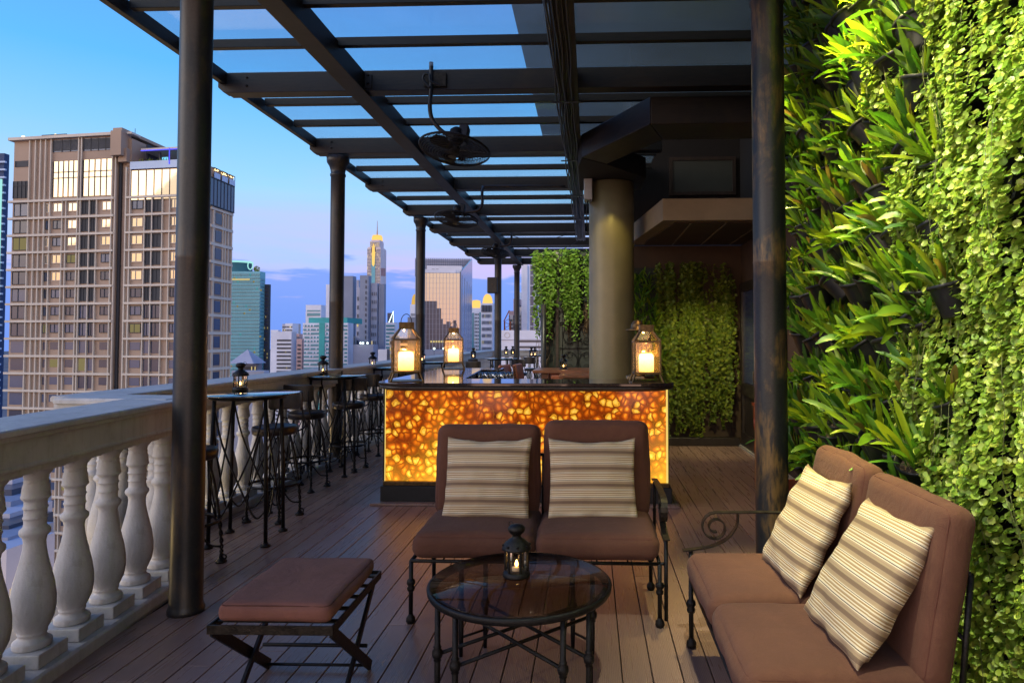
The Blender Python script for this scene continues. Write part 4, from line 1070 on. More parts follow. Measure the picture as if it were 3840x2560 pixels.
# framed mirror with turned post behind it
mr = thing('carved_mirror', 'dark mirror with turned posts standing behind the red side table', 'mirror', (2.12, 5.2, .94))
MB().box(0, .03, 0, 1.3, 0, 1.5).build('mirror_glass', 'dim_glass', mr)
for y in (-.05, 1.35):
    q = MB(); pr_ = [(.03, 0)]
    for k in range(40): pr_.append((.024+.006*math.sin(k*1.2), .05+k*.036))
    pr_ += [(.04, 1.5), (.03, 1.54), (.045, 1.58), (.0, 1.66)]
    q.lathe(pr_, (-.02, y, 0), 14, None, False); q.build('post', 'dark_wood', mr)
# fabric-draped chair seat edge by the column foot
ch = thing('rush_seat_stool', 'low dark stool with woven rush seat at the foot of the right column', 'stool', (1.42, 4.42, 0))
MB().box(-.2, .2, -.2, .2, .40, .43).build('seat', 'dark_wood', ch, .01)
MB().box(-.18, .18, -.18, .18, .4305, .445).build('rush_pad', 'soil', ch, .01)
for sx in (-1, 1):
    for sy in (-1, 1): MB().box(sx*.17-.015, sx*.17+.015, sy*.17-.015, sy*.17+.015, 0, .399).build('leg', 'dark_wood', ch)
# ================================================================ PLANT WALL
XW = 1.53
pw = thing('plant_wall_frame', 'black mesh frame carrying the rows of potted ferns at the right', 'plant frame', (XW, 3, 0))
MB().box(.10, .14, -2.2, 1.95, 0, 4.9).build('backing', 'dark_wall', pw)
for k in range(19): MB().box(.06, .08, -2.2, 1.95, .55+k*.25-.01, .55+k*.25+.005).build('rail', 'iron', pw)
for k in range(9): MB().box(.081, .099, -2.2+k*.515, -2.18+k*.515, .05, 4.88).build('upright', 'green_panel', pw)

def leaf_strip(q, base, d0, L, w, curl, up, nseg=6, twist=0, fold=.25, wav=0):
    """strap leaf that starts along d0 and bends towards 'up' by curl"""
    pts = []; p = Vector(base); d = Vector(d0).normalized(); step = L/nseg
    for i in range(nseg+1):
        pts.append((p.copy(), d.copy())); d = (d+up*curl*step*6).normalized(); p = p+d*step
    vs = []
    wp = [.20, .45, .75, .96, 1.0, .86, .30]
    s0 = pts[0][1].cross(Vector((0, 0, 1)))
    if s0.length < .1: s0 = Vector((1, 0, 0))
    s0.normalize(); s0 = Matrix.Rotation(twist, 3, pts[0][1]) @ s0
    for i, (p, d) in enumerate(pts):
        s = (s0-d*s0.dot(d)).normalized(); nrm = s.cross(d); ww = w/2*wp[i]
        o = nrm*(fold*ww); wv = nrm*(wav*math.sin(i*2.1)*w)
        vs += [p-s*ww+o+wv, p, p+s*ww+o-wv]
    fs = []
    for i in range(nseg):
        a = i*3; fs += [(a, a+1, a+4, a+3), (a+1, a+2, a+5, a+4)]
    q.smooth = True; q.add(vs, fs)
def make_fern(seed):
    rr = random.Random(seed)
    r = thing('potted_fern', 'x', 'potted plant', (0, 0, 0), 0, 'potted ferns on the plant wall')
    tilt = Matrix.Rotation(R(-26+rr.uniform(-6, 6)), 4, 'Y') @ Matrix.Rotation(R(rr.uniform(-8, 8)), 4, 'X')
    # mouth leans to -X
    q = MB(); q.lathe([(0, -.13), (.047, -.13), (.052, -.12), (.070, -.012), (.071, -.010), (.078, -.010), (.079, .004), (.076, .006), (.074, 0), (.069, -.004), (.064, -.03)], (0, 0, 0), 24, tilt, False); pot = q.build('pot', 'black_plastic', r)
    q = MB(); q.lathe([(0, -.012), (.03, -.015), (.055, -.02), (.067, -.024)], (0, 0, 0), 16, tilt, False)
    for k in range(16):
        a = rr.random()*6.28; d = rr.random()*.055
        b = tilt @ Vector((d*math.cos(a), d*math.sin(a), -.016)); e = b+(tilt.to_3x3() @ Vector((rr.uniform(-.02, .02), rr.uniform(-.02, .02), rr.uniform(.004, .03))))
        q.tube([b, e], .0013, 4)
    q.build('soil', 'soil', r)
    q = MB(); up = Vector((0, 0, 1)); dry = MB()
    n = rr.randint(30, 44)
    for k in range(n):
        a = rr.random()*6.28; rad = .045*math.sqrt(rr.random())
        b = tilt @ Vector((rad*math.cos(a), rad*math.sin(a), -.015))
        out = Vector((math.cos(a)*.7+rr.uniform(-.35, .35)-.30, math.sin(a)*.9+rr.uniform(-.6, .6), rr.uniform(.7, 2.4)))
        L = rr.uniform(.11, .24)*(1 if rr.random() > .15 else .6); w = rr.uniform(.019, .035)*(.55+L*2)
        tgt = dry if rr.random() < .05 else q
        leaf_strip(tgt, b, out, L, w, rr.uniform(-1.3, 1.0), up, 6, rr.uniform(-1.5, 1.5), rr.uniform(.1, .5), rr.uniform(0, .12))
    q.build('leaves', 'fern_leaf', r)
    if dry.v: dry.build('dry_leaves', 'dry_leaf', r)
    return r
protos = [make_fern(100+i) for i in range(7)]; km = kids_map(); used = set()
rows = 15; rr = random.Random(5)
for row in range(rows):
    z = .80+row*.262
    y = 4.86-.02*(row % 3)-(.1 if row % 2 else 0); c = 0
    while y > 2.78:
        i = rr.randrange(7); pr_ = protos[i]
        o = pr_ if i not in used else copy_tree(pr_, None, km); used.add(i)
        big = rr.choice((.85, 1.0, 1.1, 1.25))+.08*rr.random()
        o.location = (XW-.045-rr.uniform(0, .03)-(.05 if row < 2 else 0), y+rr.uniform(-.05, .05), z+rr.uniform(-.08, .08)); o.rotation_euler = (R(rr.uniform(-12, 12)), R(rr.uniform(-10, 14)), R(rr.uniform(-55, 55))); o.scale = (big,)*3
        rw = 'lowest row' if row == 0 else ('top row' if row == rows-1 else f'{ORD[row]} row up')
        o['label'] = f'fern in black pot, {ORD[c]} from the column end, {rw} of plant wall'
        y -= .182; c += 1
# a few ferns hanging at the far end, up under the roof
for j, (yy, z) in enumerate(((4.55, 4.35), (4.95, 3.1), (5.0, 2.2))):
    o = copy_tree(protos[j], None, km); o.location = (XW-.12, yy, z-.2); o['label'] = ['dark fern pot high under the roof beside the right column', 'fern pot poking past the far end of the plant wall, upper half', 'fern pot poking past the far end of the plant wall, middle height'][j]

# ---- round-leaved trailing vines
def coin(q, c, n, r, up, cup):
    n = n.normalized(); s = n.cross(up)
    if s.length < .05: s = n.orthogonal()
    s.normalize(); t_ = s.cross(n)
    vs = [c]
    for k in range(7):
        a = 2*math.pi*k/7; e = 1.18 if k == 0 else 1
        vs.append(c+(t_*math.cos(a)*e+s*math.sin(a))*r+n*(cup*r))
    q.add(vs, [(0, 1+k, 1+(k+1) % 7) for k in range(7)])
def vine_curtain(name, label, cat, origin, ax, out, W_, Z0, Z1, count, rl, mat, seed, edge=None, thick=.13, lens=None, group=None, stems=60, clump=1.0, dens=None):
    r = thing(name, label, cat, origin, 0, group)
    rr = random.Random(seed); q = MB(); q.smooth = True; ax = Vector(ax); out = Vector(out); n = 0; tries = 0
    while n < count and tries < count*6:
        tries += 1
        u = rr.random()*W_; z = Z0+rr.random()*(Z1-Z0)
        nz = mnoise.noise(Vector((u*4.2+seed, z*1.6, 0))); nz2 = mnoise.noise(Vector((u*13+seed, z*3.5, 5)))
        f = nz*.6+nz2*.5
        if edge and not edge(u, z, f): continue
        if dens and rr.random() > dens(u, z, f): continue
        if f < -.30 and rr.random() < .6: continue
        depth = thick*(.55+.95*nz+.5*nz2)*clump+rr.uniform(-.03, .02)
        depth = max(.0, depth)
        c = ax*u+out*depth+Vector((0, 0, z))
        nn = out*rr.uniform(.2, 1)+Vector((0, 0, rr.uniform(.1, 1.3)))+ax*rr.uniform(-.8, .8)+Vector((rr.uniform(-.3, .3),)*3)
        coin(q, c, nn, rl*rr.uniform(.65, 1.15), Vector((0, 0, 1)), rr.uniform(.12, .4)); n += 1
    q.build('foliage', mat, r)
    s = MB()
    for k in range(stems):
        u = rr.random()*W_; zt_ = Z0+rr.random()*(Z1-Z0); L = rr.uniform(.2, .7)
        if edge and (not edge(u, zt_, 0) or not edge(u, max(Z0, zt_-L), 0)): continue
        pts = []; du = rr.uniform(-.1, .1); zz = zt_
        while zz > max(Z0, zt_-L):
            nz = mnoise.noise(Vector((u*4.2+seed, zz*1.6, 0)))
            pts.append(ax*(u+du*(zt_-zz)+.012*math.sin(zz*17+k))+out*(max(0, thick*(.6+.95*nz)*clump)+.02)+Vector((0, 0, zz))); zz -= .05
        if len(pts) > 2: s.tube(pts, rl*.085, 4)
    if s.v: s.build('stems', 'vine_stem', r)
    return r
def vine_strands(name, label, cat, origin, ax, out, W_, ztops, zbots, strands, rl, mat, seed, thick=.12, step=.016, spread=.035, group=None, groups=0):
    """trailing strands: leaves crowd along each hanging stem, ragged at the foot"""
    r = thing(name, label, cat, origin, 0, group)
    rr = random.Random(seed); q = MB(); q.smooth = True; sm = MB(); ax = Vector(ax); out = Vector(out)
    for k in range(strands):
        u = rr.random()*W_
        if groups: g_ = rr.randrange(groups); u = min(W_, max(0, (g_+.5+.35*math.sin(g_*2.3))/groups*W_+rr.gauss(0, W_/groups*.30)))
        cl = mnoise.noise(Vector((u*5, seed, 0)))
        z = ztops(u, rr); zb = zbots(u, rr); d = thick*(.45+.7*cl+rr.uniform(-.2, .35)); d = max(.01, d); ph = rr.random()*6; dr = rr.uniform(-.05, .05); z0 = z; pts = []
        while z > zb:
            f = (z0-z); uu = u+dr*f+.02*math.sin(z*6+ph)+.01*math.sin(z*19+ph)
            c0 = ax*uu+out*(d+.02*math.sin(z*3+ph))+Vector((0, 0, z)); pts.append(c0)
            tail = 1 if z-zb > .35 else .55
            for _ in range(2 if rr.random() < .75*tail else 1):
                c = c0+ax*rr.gauss(0, spread*tail)+out*rr.uniform(-.02, .03)+Vector((0, 0, rr.uniform(-.01, .01)))
                nn = out*rr.uniform(.2, 1)+Vector((0, 0, rr.uniform(.1, 1.3)))+ax*rr.uniform(-.8, .8)
                coin(q, c, nn, rl*rr.uniform(.6, 1.15)*(.75+.25*tail), Vector((0, 0, 1)), rr.uniform(.12, .4))
            z -= step*rr.uniform(.7, 1.5)
        if len(pts) > 4: sm.tube(pts[::4], rl*.07, 4)
    q.build('foliage', mat, r); sm.build('stems', 'vine_stem', r); return r
# big near curtain: origin at far end (y=3.95) running towards the camera (-Y), hangs on plane X=XW
def edge_near(u, z, f):
    # left border in the photo: wobbly, around y=3.55 (u=.4), lower part further right
    y = 3.95-u
    lim = 3.46+.14*math.sin(z*2.1+.6)+.06*math.sin(z*7)-.10+(-.25 if z < 1.15 else 0)-(.12 if z < .8 else 0)+f*.10
    return y < lim
vine_curtain('trailing_vine', 'dense curtain of round pale-green trailing leaves at the right edge', 'vine', (XW+.02, 3.95, 0), (0, -1, 0), (-1, 0, 0), 2.9, .02, 4.75, 84000, .0138, 'button_leaf', 3, edge_near, .17, stems=300)
# back curtain on the wall behind the bar
xv0, xv1 = PX(2452, 9.85), PX(2742, 9.85)
WV = xv1-xv0
vine_strands('hanging_vine', 'tall olive-green vine curtain hanging on the shaded wall right of the bar', 'vine', (xv0, 9.93, 0), (1, 0, 0), (0, -1, 0), WV, lambda u, r_: 2.66-.9*r_.random()**2-.35*(u/WV > .8)*r_.random(), lambda u, r_: (.06+1.1*r_.random()**2.2+.35*abs(math.sin(u*8.5))*r_.random()+(.5*r_.random() if u/WV > .85 else 0)+(.5 if u < .12 else 0)), 92, .024, 'creeper_leaf', 9, .26, .022, .026, None, 9)
# planter trough below it
MB().box(0, xv1-xv0+.1, -.16, -.01, 0, .12).build('planter', 'dark_wood', bpy.data.objects['hanging_vine'], .01)
# bushy grass-like ferns between the round column and the vine
bf = thing('wall_fern', 'bushy yellow-green strap-leaved fern between round column and hanging vine', 'plant', (PX(2395, 9.8), 9.9, 0))
q = MB(); rr = random.Random(77)
for k in range(520):
    b = Vector((rr.uniform(-.12, .40), -rr.uniform(.0, .12), rr.uniform(1.1, 2.45)))
    if b.x > .14+.24*abs(math.sin(b.z*1.3)): continue
    leaf_strip(q, b, (rr.uniform(-.7, .7), rr.uniform(-1.2, -.2), rr.uniform(.2, 1.3)), rr.uniform(.12, .26), rr.uniform(.02, .032), rr.uniform(-.9, .5), Vector((0, 0, 1)), 6, rr.uniform(-1, 1), .3)
q.build('leaves', 'fern_leaf', bf)
MB().box(-.14, .28, -.0, .03, 1.0, 2.6).build('backing', 'green_panel', bf)

# ---- trellis panel with creeper, left of the round column
DT = 12.0
tx0, tx1 = PX(2030, DT), PX(2260, DT); ztop = P(2100, 945, DT).z
tr = thing('trellis_screen', 'tall dark screen with scrolled iron grille left of the round column', 'screen', (tx0, DT, 0))
Wt = tx1-tx0
MB().box(.0, Wt, .04, .08, .0, ztop).build('panel', 'green_panel', tr)
MB().box(.33, Wt-.02, .036, .0399, .9, 2.15).build('glass_panel', 'grey_glass_panel', tr)
for x0, x1 in ((0, .05), (.26, .31), (Wt-.05, Wt)): MB().box(x0, x1, -.0, .035, 0, ztop-.0).build('post', 'dark_wood', tr)
q = MB()
for zc in (1.15, 1.62, 2.0):
    for xc in (.52, .80):
        q.tube([(xc+.125*math.cos(a), .01, zc+.155*math.sin(a)) for a in [2*math.pi*k/24 for k in range(24)]], .007, 5, True)
    for sx in (-1, 1):
        for sz in (-1, 1):
            pts = []
            for k in range(22):
                a = k/21*R(450); rad = .085*(1-k/21*.8); pts.append((.66+sx*(.20+rad*math.cos(a)-.04), .0, zc+sz*(.10+rad*math.sin(a))))
            q.tube(pts, .006, 5)
for x in (.38, .66, .94): q.tube([(x, .015, .9), (x, .015, 2.2)], .007, 5)
for z in (.95, 1.38, 1.80, 1.84, 2.15): q.tube([(.33, .015, z), (Wt-.05, .015, z)], .008, 5)
q.build('grille', 'iron', tr)
vine_strands('creeper', 'leafy green creeper spilling over the top of the trellis screen', 'vine', (tx0-.12, DT-.02, 0), (1, 0, 0), (0, -1, 0), Wt+.1, lambda u, r_: ztop+.03-.25*r_.random(), lambda u, r_: max(1.5, 2.45+.22*math.sin(u*7+1)-.95*r_.random()**1.6-(.2 if u < .3 else 0)), 100, .026, 'creeper_leaf_bright', 21, .32, .026, .036, None, 8)
cr = bpy.data.objects['creeper']; q = MB(); rr = random.Random(4)
for k in range(110):
    u = rr.choice((.18, .62, .95, .25))+rr.gauss(0, .035); z = rr.uniform(1.9, 2.3); pts = []
    for i in range(9): pts.append((u+.02*math.sin(i+k), -.08+rr.uniform(-.02, .02), z-i*.055*rr.uniform(.6, 1.2)))
    q.tube(pts, .004, 3)
for k in range(160):
    u = .19+rr.gauss(0, .07); z = rr.uniform(.3, 2.2); q.tube([(u, -.03, z), (u+rr.uniform(-.05, .05), -.06, z-.12), (u+rr.uniform(-.06, .06), -.03, z-.25)], .004, 3)
q.build('dry_roots', 'root_fibre', cr)
# tall pole left of the trellis
pp = P(2038, 1300, 11.6); MB().lathe([(.045, 0), (.045, 2.15)], (0, 0, 0), 16).build('steel_pole', 'column_paint'); o = bpy.data.objects['steel_pole']; o.location = (pp.x, pp.y, 0); tag(o, 'plain round steel pole at the left edge of the trellis screen', 'pole')

# ================================================================ far dining area
def dining_chair():
    r = thing('leather_chair', 'x', 'chair', (0, 0, 0), 0, 'studded brown leather chairs')
    q = MB(); q.box(-.22, .22, -.22, .22, .40, .49); q.build('seat', 'leather', r, .03, 3)
    q = MB(); m = Matrix.Rotation(R(-9), 4, 'X'); q.box(-.22, .22, .20, .27, .47, 1.06, m); q.build('backrest', 'leather', r, .03, 3)
    q = MB()
    for k in range(14):
        for sx in (-1, 1): q.cbox((sx*.222, .235, .50+k*.04), (.006, .02, .02), m)
    q.build('studs', 'brass', r)
    for sx in (-1, 1):
        for y in (-.19, .19): MB().box(sx*.19-.02, sx*.19+.02, y-.02, y+.02, 0, .399).build('leg', 'dark_wood', r)
    return r
dc = dining_chair(); km = kids_map()
c1 = P(1925, 1400, 10.2); dc.location = (c1.x+.27, 9.95, .15); dc.rotation_euler = (0, 0, R(78)); dc['label'] = 'left one of two brown leather chairs seen side-on beyond the bar'
MB().box(-.35, .75, -.6, .9, 0, .149).build('timber_step', 'deck_board', None); o = bpy.data.objects['timber_step']; o.location = (c1.x, 10.2, .001); tag(o, kind='structure')
c2 = P(1950, 1400, 10.2); o = copy_tree(dc, None, km); o.location = (c2.x+.33, 10.35, .15); o.rotation_euler = (0, 0, R(83)); o['label'] = 'right one of two brown leather chairs seen side-on beyond the bar'
# wooden table with leather sofa behind
wt = thing('wooden_table', 'long brown wooden dining table before the trellis screen', 'table', (PX(2110, 10.3), 10.3, 0))
wz = P(2110, 1383, 10.3).z
MB().box(-.43, .75, -.45, .45, wz-.045, wz).build('top', 'table_wood', wt, .006)
for x, y in ((-.25, -.3), (-.25, .3), (.6, -.3), (.6, .3)): MB().box(x-.05, x+.05, y-.05, y+.05, 0, wz-.046).build('leg', 'table_wood', wt, .004)
put_small(PX(2113, 10.2), 10.2, wz+.001, 'small black lantern on the brown wooden table near the round column', 1.06)
w2 = thing('stone_counter', 'cream-sided counter with wooden top just left of the round column', 'counter', (PX(2170, 9.6), 9.6, 0))
MB().box(-.22, .4, -.3, .3, 0, wz-.08).build('body', 'cream_wall', w2, .004)
MB().box(-.27, .45, -.34, .34, wz-.079, wz-.04).build('top', 'table_wood', w2, .006)
ls = thing('leather_sofa', 'tufted tan leather sofa with rolled top under the iron grille', 'sofa', (PX(2135, 11.5), 11.5, 0))
q = MB(); q.box(-.42, .42, .1, .3, .0, .95); q.build('backrest', 'leather', ls, .05, 3)
q = MB(); q.tube([(-.46, .12, .97), (-.2, .12, .99), (.2, .12, .99), (.46, .12, .97)], .055, 12); q.build('top_roll', 'leather', ls)
for s_ in (-1, 1):
    q = MB(); q.tube([(s_*.42, -.3, .62), (s_*.42, .2, .62)], .07, 12); q.box(s_*.42-.05, s_*.42+.05, -.3, .2, 0, .6); q.build('armrest', 'leather', ls)
MB().box(-.37, .37, -.3, .099, .1, .48).build('seat', 'leather', ls, .03)
q = MB(); q.box(-.14, .14, -.05, .05, -.13, .13); o = q.build('seat_cushion', 'leather', ls, .04, 3); o.location = (.22, .03, .82)
# far bar tables, stools and lanterns
far = [((-1.95, 14.4), 'far glass table with one lantern, right of the middle brass lantern'),
       ((-1.25, 17.6), 'far glass table with two lanterns in front of the last column'),
       ((-.70, 15.8), 'far glass table with two lanterns left of the trellis screen')]
for (x, y), lab in far:
    table(x, y, lab, R(15))
km = kids_map()
p = P(1775, 1335, 14.4); put_small(p.x, p.y, TH, 'small black lantern alone on the far table right of the middle brass lantern', 1.06)
for xs, y, lab in ((1898, 17.5, 'left lantern of the pair on the far table before the last column'), (1923, 17.75, 'right lantern of the pair on the far table before the last column'), (1993, 15.7, 'nearer lantern of the pair left of the trellis screen'), (2006, 16.0, 'lantern just behind another one, left of the trellis screen')):
    p = P(xs, 1323, y); put_small(p.x, p.y, TH, lab, 1.06)
SL = [(-2.4, 13.9, 170, 'far stool left of the lone-lantern table'), (-1.6, 14.9, 10, 'far stool with pale lit back at the lone-lantern table'), (-1.5, 17.1, 160, 'far stool left of the two-lantern table'), (-.55, 14.6, -170, 'far stool with wide dark back seen beyond the leather chairs'), (-.9, 17.6, 20, 'far stool behind the tables near the last column'), (-2.6, 15.4, 60, 'far stool close to the balustrade past the third column')]
for x, y, a, lab in SL: stool(x, y, R(a), lab)
# low black table seen behind the middle lantern
# ================================================================ CITY
def K(ys, D): return H+(1270-ys)*D/F          # height for a photo row at distance D
def X_(xs, D): return PX(xs, D, 1270)
ZG = -62
def grid(parent, x0, x1, z0, z1, y, nx, nz, fw, fh, mats, seed=0, lit=.08, indiv=False, dep=.15, name='windows', weights=None):
    rr = random.Random(seed); dx, dz = (x1-x0)/nx, (z1-z0)/nz; bs = [MB() for _ in mats]
    for i in range(nx):
        for j in range(nz):
            k = 0
            if len(mats) > 1 and rr.random() < lit: k = rr.randrange(1, len(mats))
            cx_, cz_ = x0+dx*(i+.5), z0+dz*(j+.5)
            bs[k].box(cx_-dx*fw/2, cx_+dx*fw/2, y-dep, y-.01, cz_-dz*fh/2, cz_+dz*fh/2)
    for b, m in zip(bs, mats):
        if b.v: tag(b.build(name, m, parent), kind='stuff')
def gridx(parent, x, y0, y1, z0, z1, ny, nz, fw, fh, mats, seed=0, lit=.08, dep=.15, name='windows'):
    rr = random.Random(seed); dy, dz = (y1-y0)/ny, (z1-z0)/nz; bs = [MB() for _ in mats]
    for i in range(ny):
        for j in range(nz):
            k = rr.randrange(1, len(mats)) if len(mats) > 1 and rr.random() < lit else 0
            cy_, cz_ = y0+dy*(i+.5), z0+dz*(j+.5)
            bs[k].box(x+.01, x+dep, cy_-dy*fw/2, cy_+dy*fw/2, cz_-dz*fh/2, cz_+dz*fh/2)
    for b, m in zip(bs, mats):
        if b.v: tag(b.build(name, m, parent), kind='stuff')

# ---- brown hotel, nearest tower
DH = 120.0
def hD(xs): return DH+(770-xs)/745*5.5
ho = thing('hotel_tower', 'large brown hotel tower with pale grid and cream lounge windows at left', 'building', (0, 0, 0))
def hp(xs, ys=None, z=None, off=0):
    D = hD(xs)+off; p = P(xs, 1270 if ys is None else ys, D)
    return Vector((p.x, p.y, p.z if z is None else z))
def hz(ys, xs=60): return P(xs, ys, hD(xs)).z
def hbox(q, xa, xb, za, zb, off0, off1):
    a0, b0, a1, b1 = hp(xa, off=0), hp(xb, off=0), None, None
    vs = []
    for z in (za, zb):
        for (p, o) in ((a0, off0), (b0, off0), (b0, off1), (a0, off1)): vs.append(Vector((p.x, p.y+o, z)))
    q.add(vs, [(0, 3, 2, 1), (4, 5, 6, 7), (0, 1, 5, 4), (1, 2, 6, 5), (2, 3, 7, 6), (3, 0, 4, 7)])
zr = hz(530, 60); xcor = PX(770, DH)
q = MB(); hbox(q, 34, 425, ZG, zr, 0, 18); q.build('main_block', 'hotel_brown', ho)
zt2 = P(560, 632, hD(560)).z
q = MB(); hbox(q, 470, 774, ZG, zt2, .02, 8.3); q.build('side_block', 'hotel_brown', ho)
q = MB(); hbox(q, 425.1, 469.9, ZG, zr-2, .8, 16); q.build('pier', 'hotel_brown', ho)
q = MB(); hbox(q, 427, 436, ZG, zr-5, .4, .79); q.build('pier_strip', 'hotel_dark', ho)  # dark strip down the pier's left edge
q = MB(); hbox(q, 22, 419, zr, zr+.55, -.8, 19); q.build('roof_slab', 'hotel_trim', ho)
# pier head : stepped box + long fin wall going back
q = MB(); zf = hz(487, 440)
hbox(q, 420, 460, hz(590, 440), zf-.6, -1.6, 1.2); hbox(q, 423, 457, zf-.6, zf, -1.2, 14)
hbox(q, 436, 468, hz(610, 440), hz(560, 440), -.6, .8); q.build('pier_head', 'hotel_brown', ho)
q = MB(); hbox(q, 455, 472, hz(620, 460), zf-1.6, .5, 14); q.build('fin_wall', 'hotel_brown', ho)
q = MB(); hbox(q, 466, 484, hz(505, 470), hz(498, 470), -.5, 2); q.build('roof_slab', 'hotel_trim', ho)
# floor bands
zb0 = hz(758, 60); FH = 3.33
q = MB()
for k in range(0, 28):
    z = zb0-k*FH
    hbox(q, 24, 421, z-.21, z+.21, -.55, -.01); hbox(q, 464, 776, z-.19, z+.19, -.5, .01)
tag(q.build('floor_bands', 'hotel_trim', ho), kind='stuff')
q = MB()
for xs in (98, 120, 139, 158, 179, 283, 294, 411, 424): hbox(q, xs-1.7, xs+1.7, ZG, zr, -.42, -.005)
for xs in (226, 240, 328, 355): hbox(q, xs-1.5, xs+1.5, ZG, zb0, -.40, -.005)
for xs in (465, 481): hbox(q, xs-2, xs+2, ZG, zt2+.4, -.42, .015)
for xs in (536, 564, 603, 630, 662, 690, 725, 768): hbox(q, xs-1.5, xs+1.5, ZG, zb0, -.40, .015)
tag(q.build('mullion_strips', 'hotel_trim', ho), kind='stuff')
# guest-room windows : the 100 largest as parts, the rest as one stuff part
rr = random.Random(12); cells = [(42, 96, .82), (163, 176, .6), (190, 224, .56), (246, 280, .56), (298, 325, .8), (332, 352, .8), (374, 409, .56), (488, 526, .58), (540, 562, .8), (567, 601, .8), (636, 660, .58), (666, 688, .58), (694, 722, .58), (730, 764, .58)]
cnt = 0; restq = {}
for k in range(0, 27):
    for ci, (xa, xb, hf) in enumerate(cells):
        z1 = zb0-k*FH-.28-.35; z0 = z1-(FH-.56-.35)*hf-.1
        if hf >= .8: z1 += .2; z0 = z1-2.3
        lit = False
        if ci in (4, 5, 8, 9) and k < 6: mat = 'hotel_dark'
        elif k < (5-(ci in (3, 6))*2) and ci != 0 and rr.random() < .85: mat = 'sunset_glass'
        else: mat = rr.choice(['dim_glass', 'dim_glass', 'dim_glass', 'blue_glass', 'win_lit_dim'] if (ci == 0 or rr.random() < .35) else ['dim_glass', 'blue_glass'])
        if cnt < 100 and k < 8 and xb < 665:
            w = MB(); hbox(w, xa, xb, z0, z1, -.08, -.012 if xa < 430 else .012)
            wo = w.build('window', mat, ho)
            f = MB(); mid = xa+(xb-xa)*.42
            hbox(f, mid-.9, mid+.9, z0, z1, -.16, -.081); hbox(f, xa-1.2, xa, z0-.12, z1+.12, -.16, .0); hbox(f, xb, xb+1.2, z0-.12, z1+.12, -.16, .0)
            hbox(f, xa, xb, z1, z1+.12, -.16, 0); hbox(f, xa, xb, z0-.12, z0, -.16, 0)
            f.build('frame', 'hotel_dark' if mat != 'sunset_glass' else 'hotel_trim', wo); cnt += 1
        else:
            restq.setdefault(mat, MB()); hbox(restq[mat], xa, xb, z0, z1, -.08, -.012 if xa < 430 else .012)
for m, b in restq.items(): tag(b.build('lower_windows', m, ho), kind='stuff')
# lounge windows, louvres
def big_window(xa, xb, ya, yb, ncol, rowsplit, off=-.10, mat='sunset_glass'):
    w = MB(); z1, z0 = hz(ya, (xa+xb)/2), hz(yb, (xa+xb)/2); hbox(w, xa, xb, z0, z1, off, -.012 if off < 0 else off+.02); o = w.build('lounge_window', mat, ho)
    f = MB()
    for i in range(ncol+1):
        x = xa+(xb-xa)*i/ncol; hbox(f, x-.7, x+.7, z0, z1, off-.10, off-.002)
    for yy in rowsplit: z = hz(yy, (xa+xb)/2); hbox(f, xa, xb, z-.05, z+.05, off-.13, off-.101)
    f.build('frame', 'hotel_dark', o)
big_window(186, 281, 605, 738, 5, (646, 668)); big_window(298, 409, 598, 734, 5, (642, 664))
big_window(481, 776, 636, 746, 10, (732,), -.3)
big_window(36, 97, 680, 744, 4, (697,), -.1, 'hotel_dark'); big_window(42, 90, 604, 627, 1, (), -.1, 'hotel_dark')
big_window(184, 281, 524, 570, 3, [524+4*k for k in range(1, 11)], -.1, 'blue_glass'); big_window(298, 409, 518, 565, 4, [518+4*k for k in range(1, 11)], -.1, 'blue_glass')
# terrace parapet, canopy, neon lights
q = MB(); hbox(q, 480, 776, hz(634, 560), hz(606, 560), -.5, -.2); q.build('parapet', 'pale_blue', ho)
q = MB(); hbox(q, 500, 640, hz(556, 560), hz(549, 560), 1, 9); q.build('canopy', 'hotel_trim', ho)
q = MB(); hbox(q, 500, 655, hz(558, 560), hz(556.5, 560), .8, 1.2); hbox(q, 627, 630, hz(622, 560), hz(562, 560), -.6, -.5); q.build('neon_strip', 'sign_blue', ho)
q = MB(); hbox(q, 568, 590, hz(600, 560), hz(580, 560), 2, 2.1); q.build('screen', 'screen_cyan', ho)
q = MB(); hbox(q, 493, 498, hz(606, 560), hz(520, 560), 3, 8); hbox(q, 556, 560, hz(606, 560), hz(560, 560), 2, 2.4); q.build('post', 'hotel_dark', ho)
q = MB()
for k in range(60):
    x = rr.uniform(484, 640); p = hp(x, 600, off=rr.uniform(.5, 3)); leaf = Vector((rr.uniform(-.4, .4), rr.uniform(-.3, .3), rr.uniform(.3, .9)))
    z = hz(606, 560); q.add([Vector((p.x-.2, p.y, z)), Vector((p.x+.2, p.y, z)), Vector((p.x, p.y, z))+leaf*1.4], [(0, 1, 2)])
q.build('roof_plants', 'creeper_leaf', ho)
# flank that recedes (plane x = xcor)
xs_e = xcor; y0s, y1s = hD(776), DH*(2214-776)/(2214-866)
q = MB(); q.box(xs_e+.0, xs_e+.2, y0s+.5, y1s, ZG, P(776, 795, y0s).z-.2); q.build('flank', 'hotel_brown', ho)
zga, zgb = P(776, 662, y0s).z, P(776, 770, y0s).z
q = MB(); q.box(xs_e-.2, xs_e+.62, y0s-.3, y1s-.1, zgb, zga); o = q.build('glass_box', 'blue_glass', ho)
f = MB(); nb = 7
for i in range(nb+1):
    yy = y0s-.3+(y1s-y0s+.2)*i/nb; f.box(xs_e+.621, xs_e+.7, yy-.06, yy+.06, zgb, zga)
f.box(xs_e+.621, xs_e+.75, y0s-.3, y1s-.1, zga-.2, zga); f.box(xs_e+.621, xs_e+.75, y0s-.3, y1s-.1, zgb, zgb+.2); f.build('frame', 'hotel_dark', o)
q = MB()
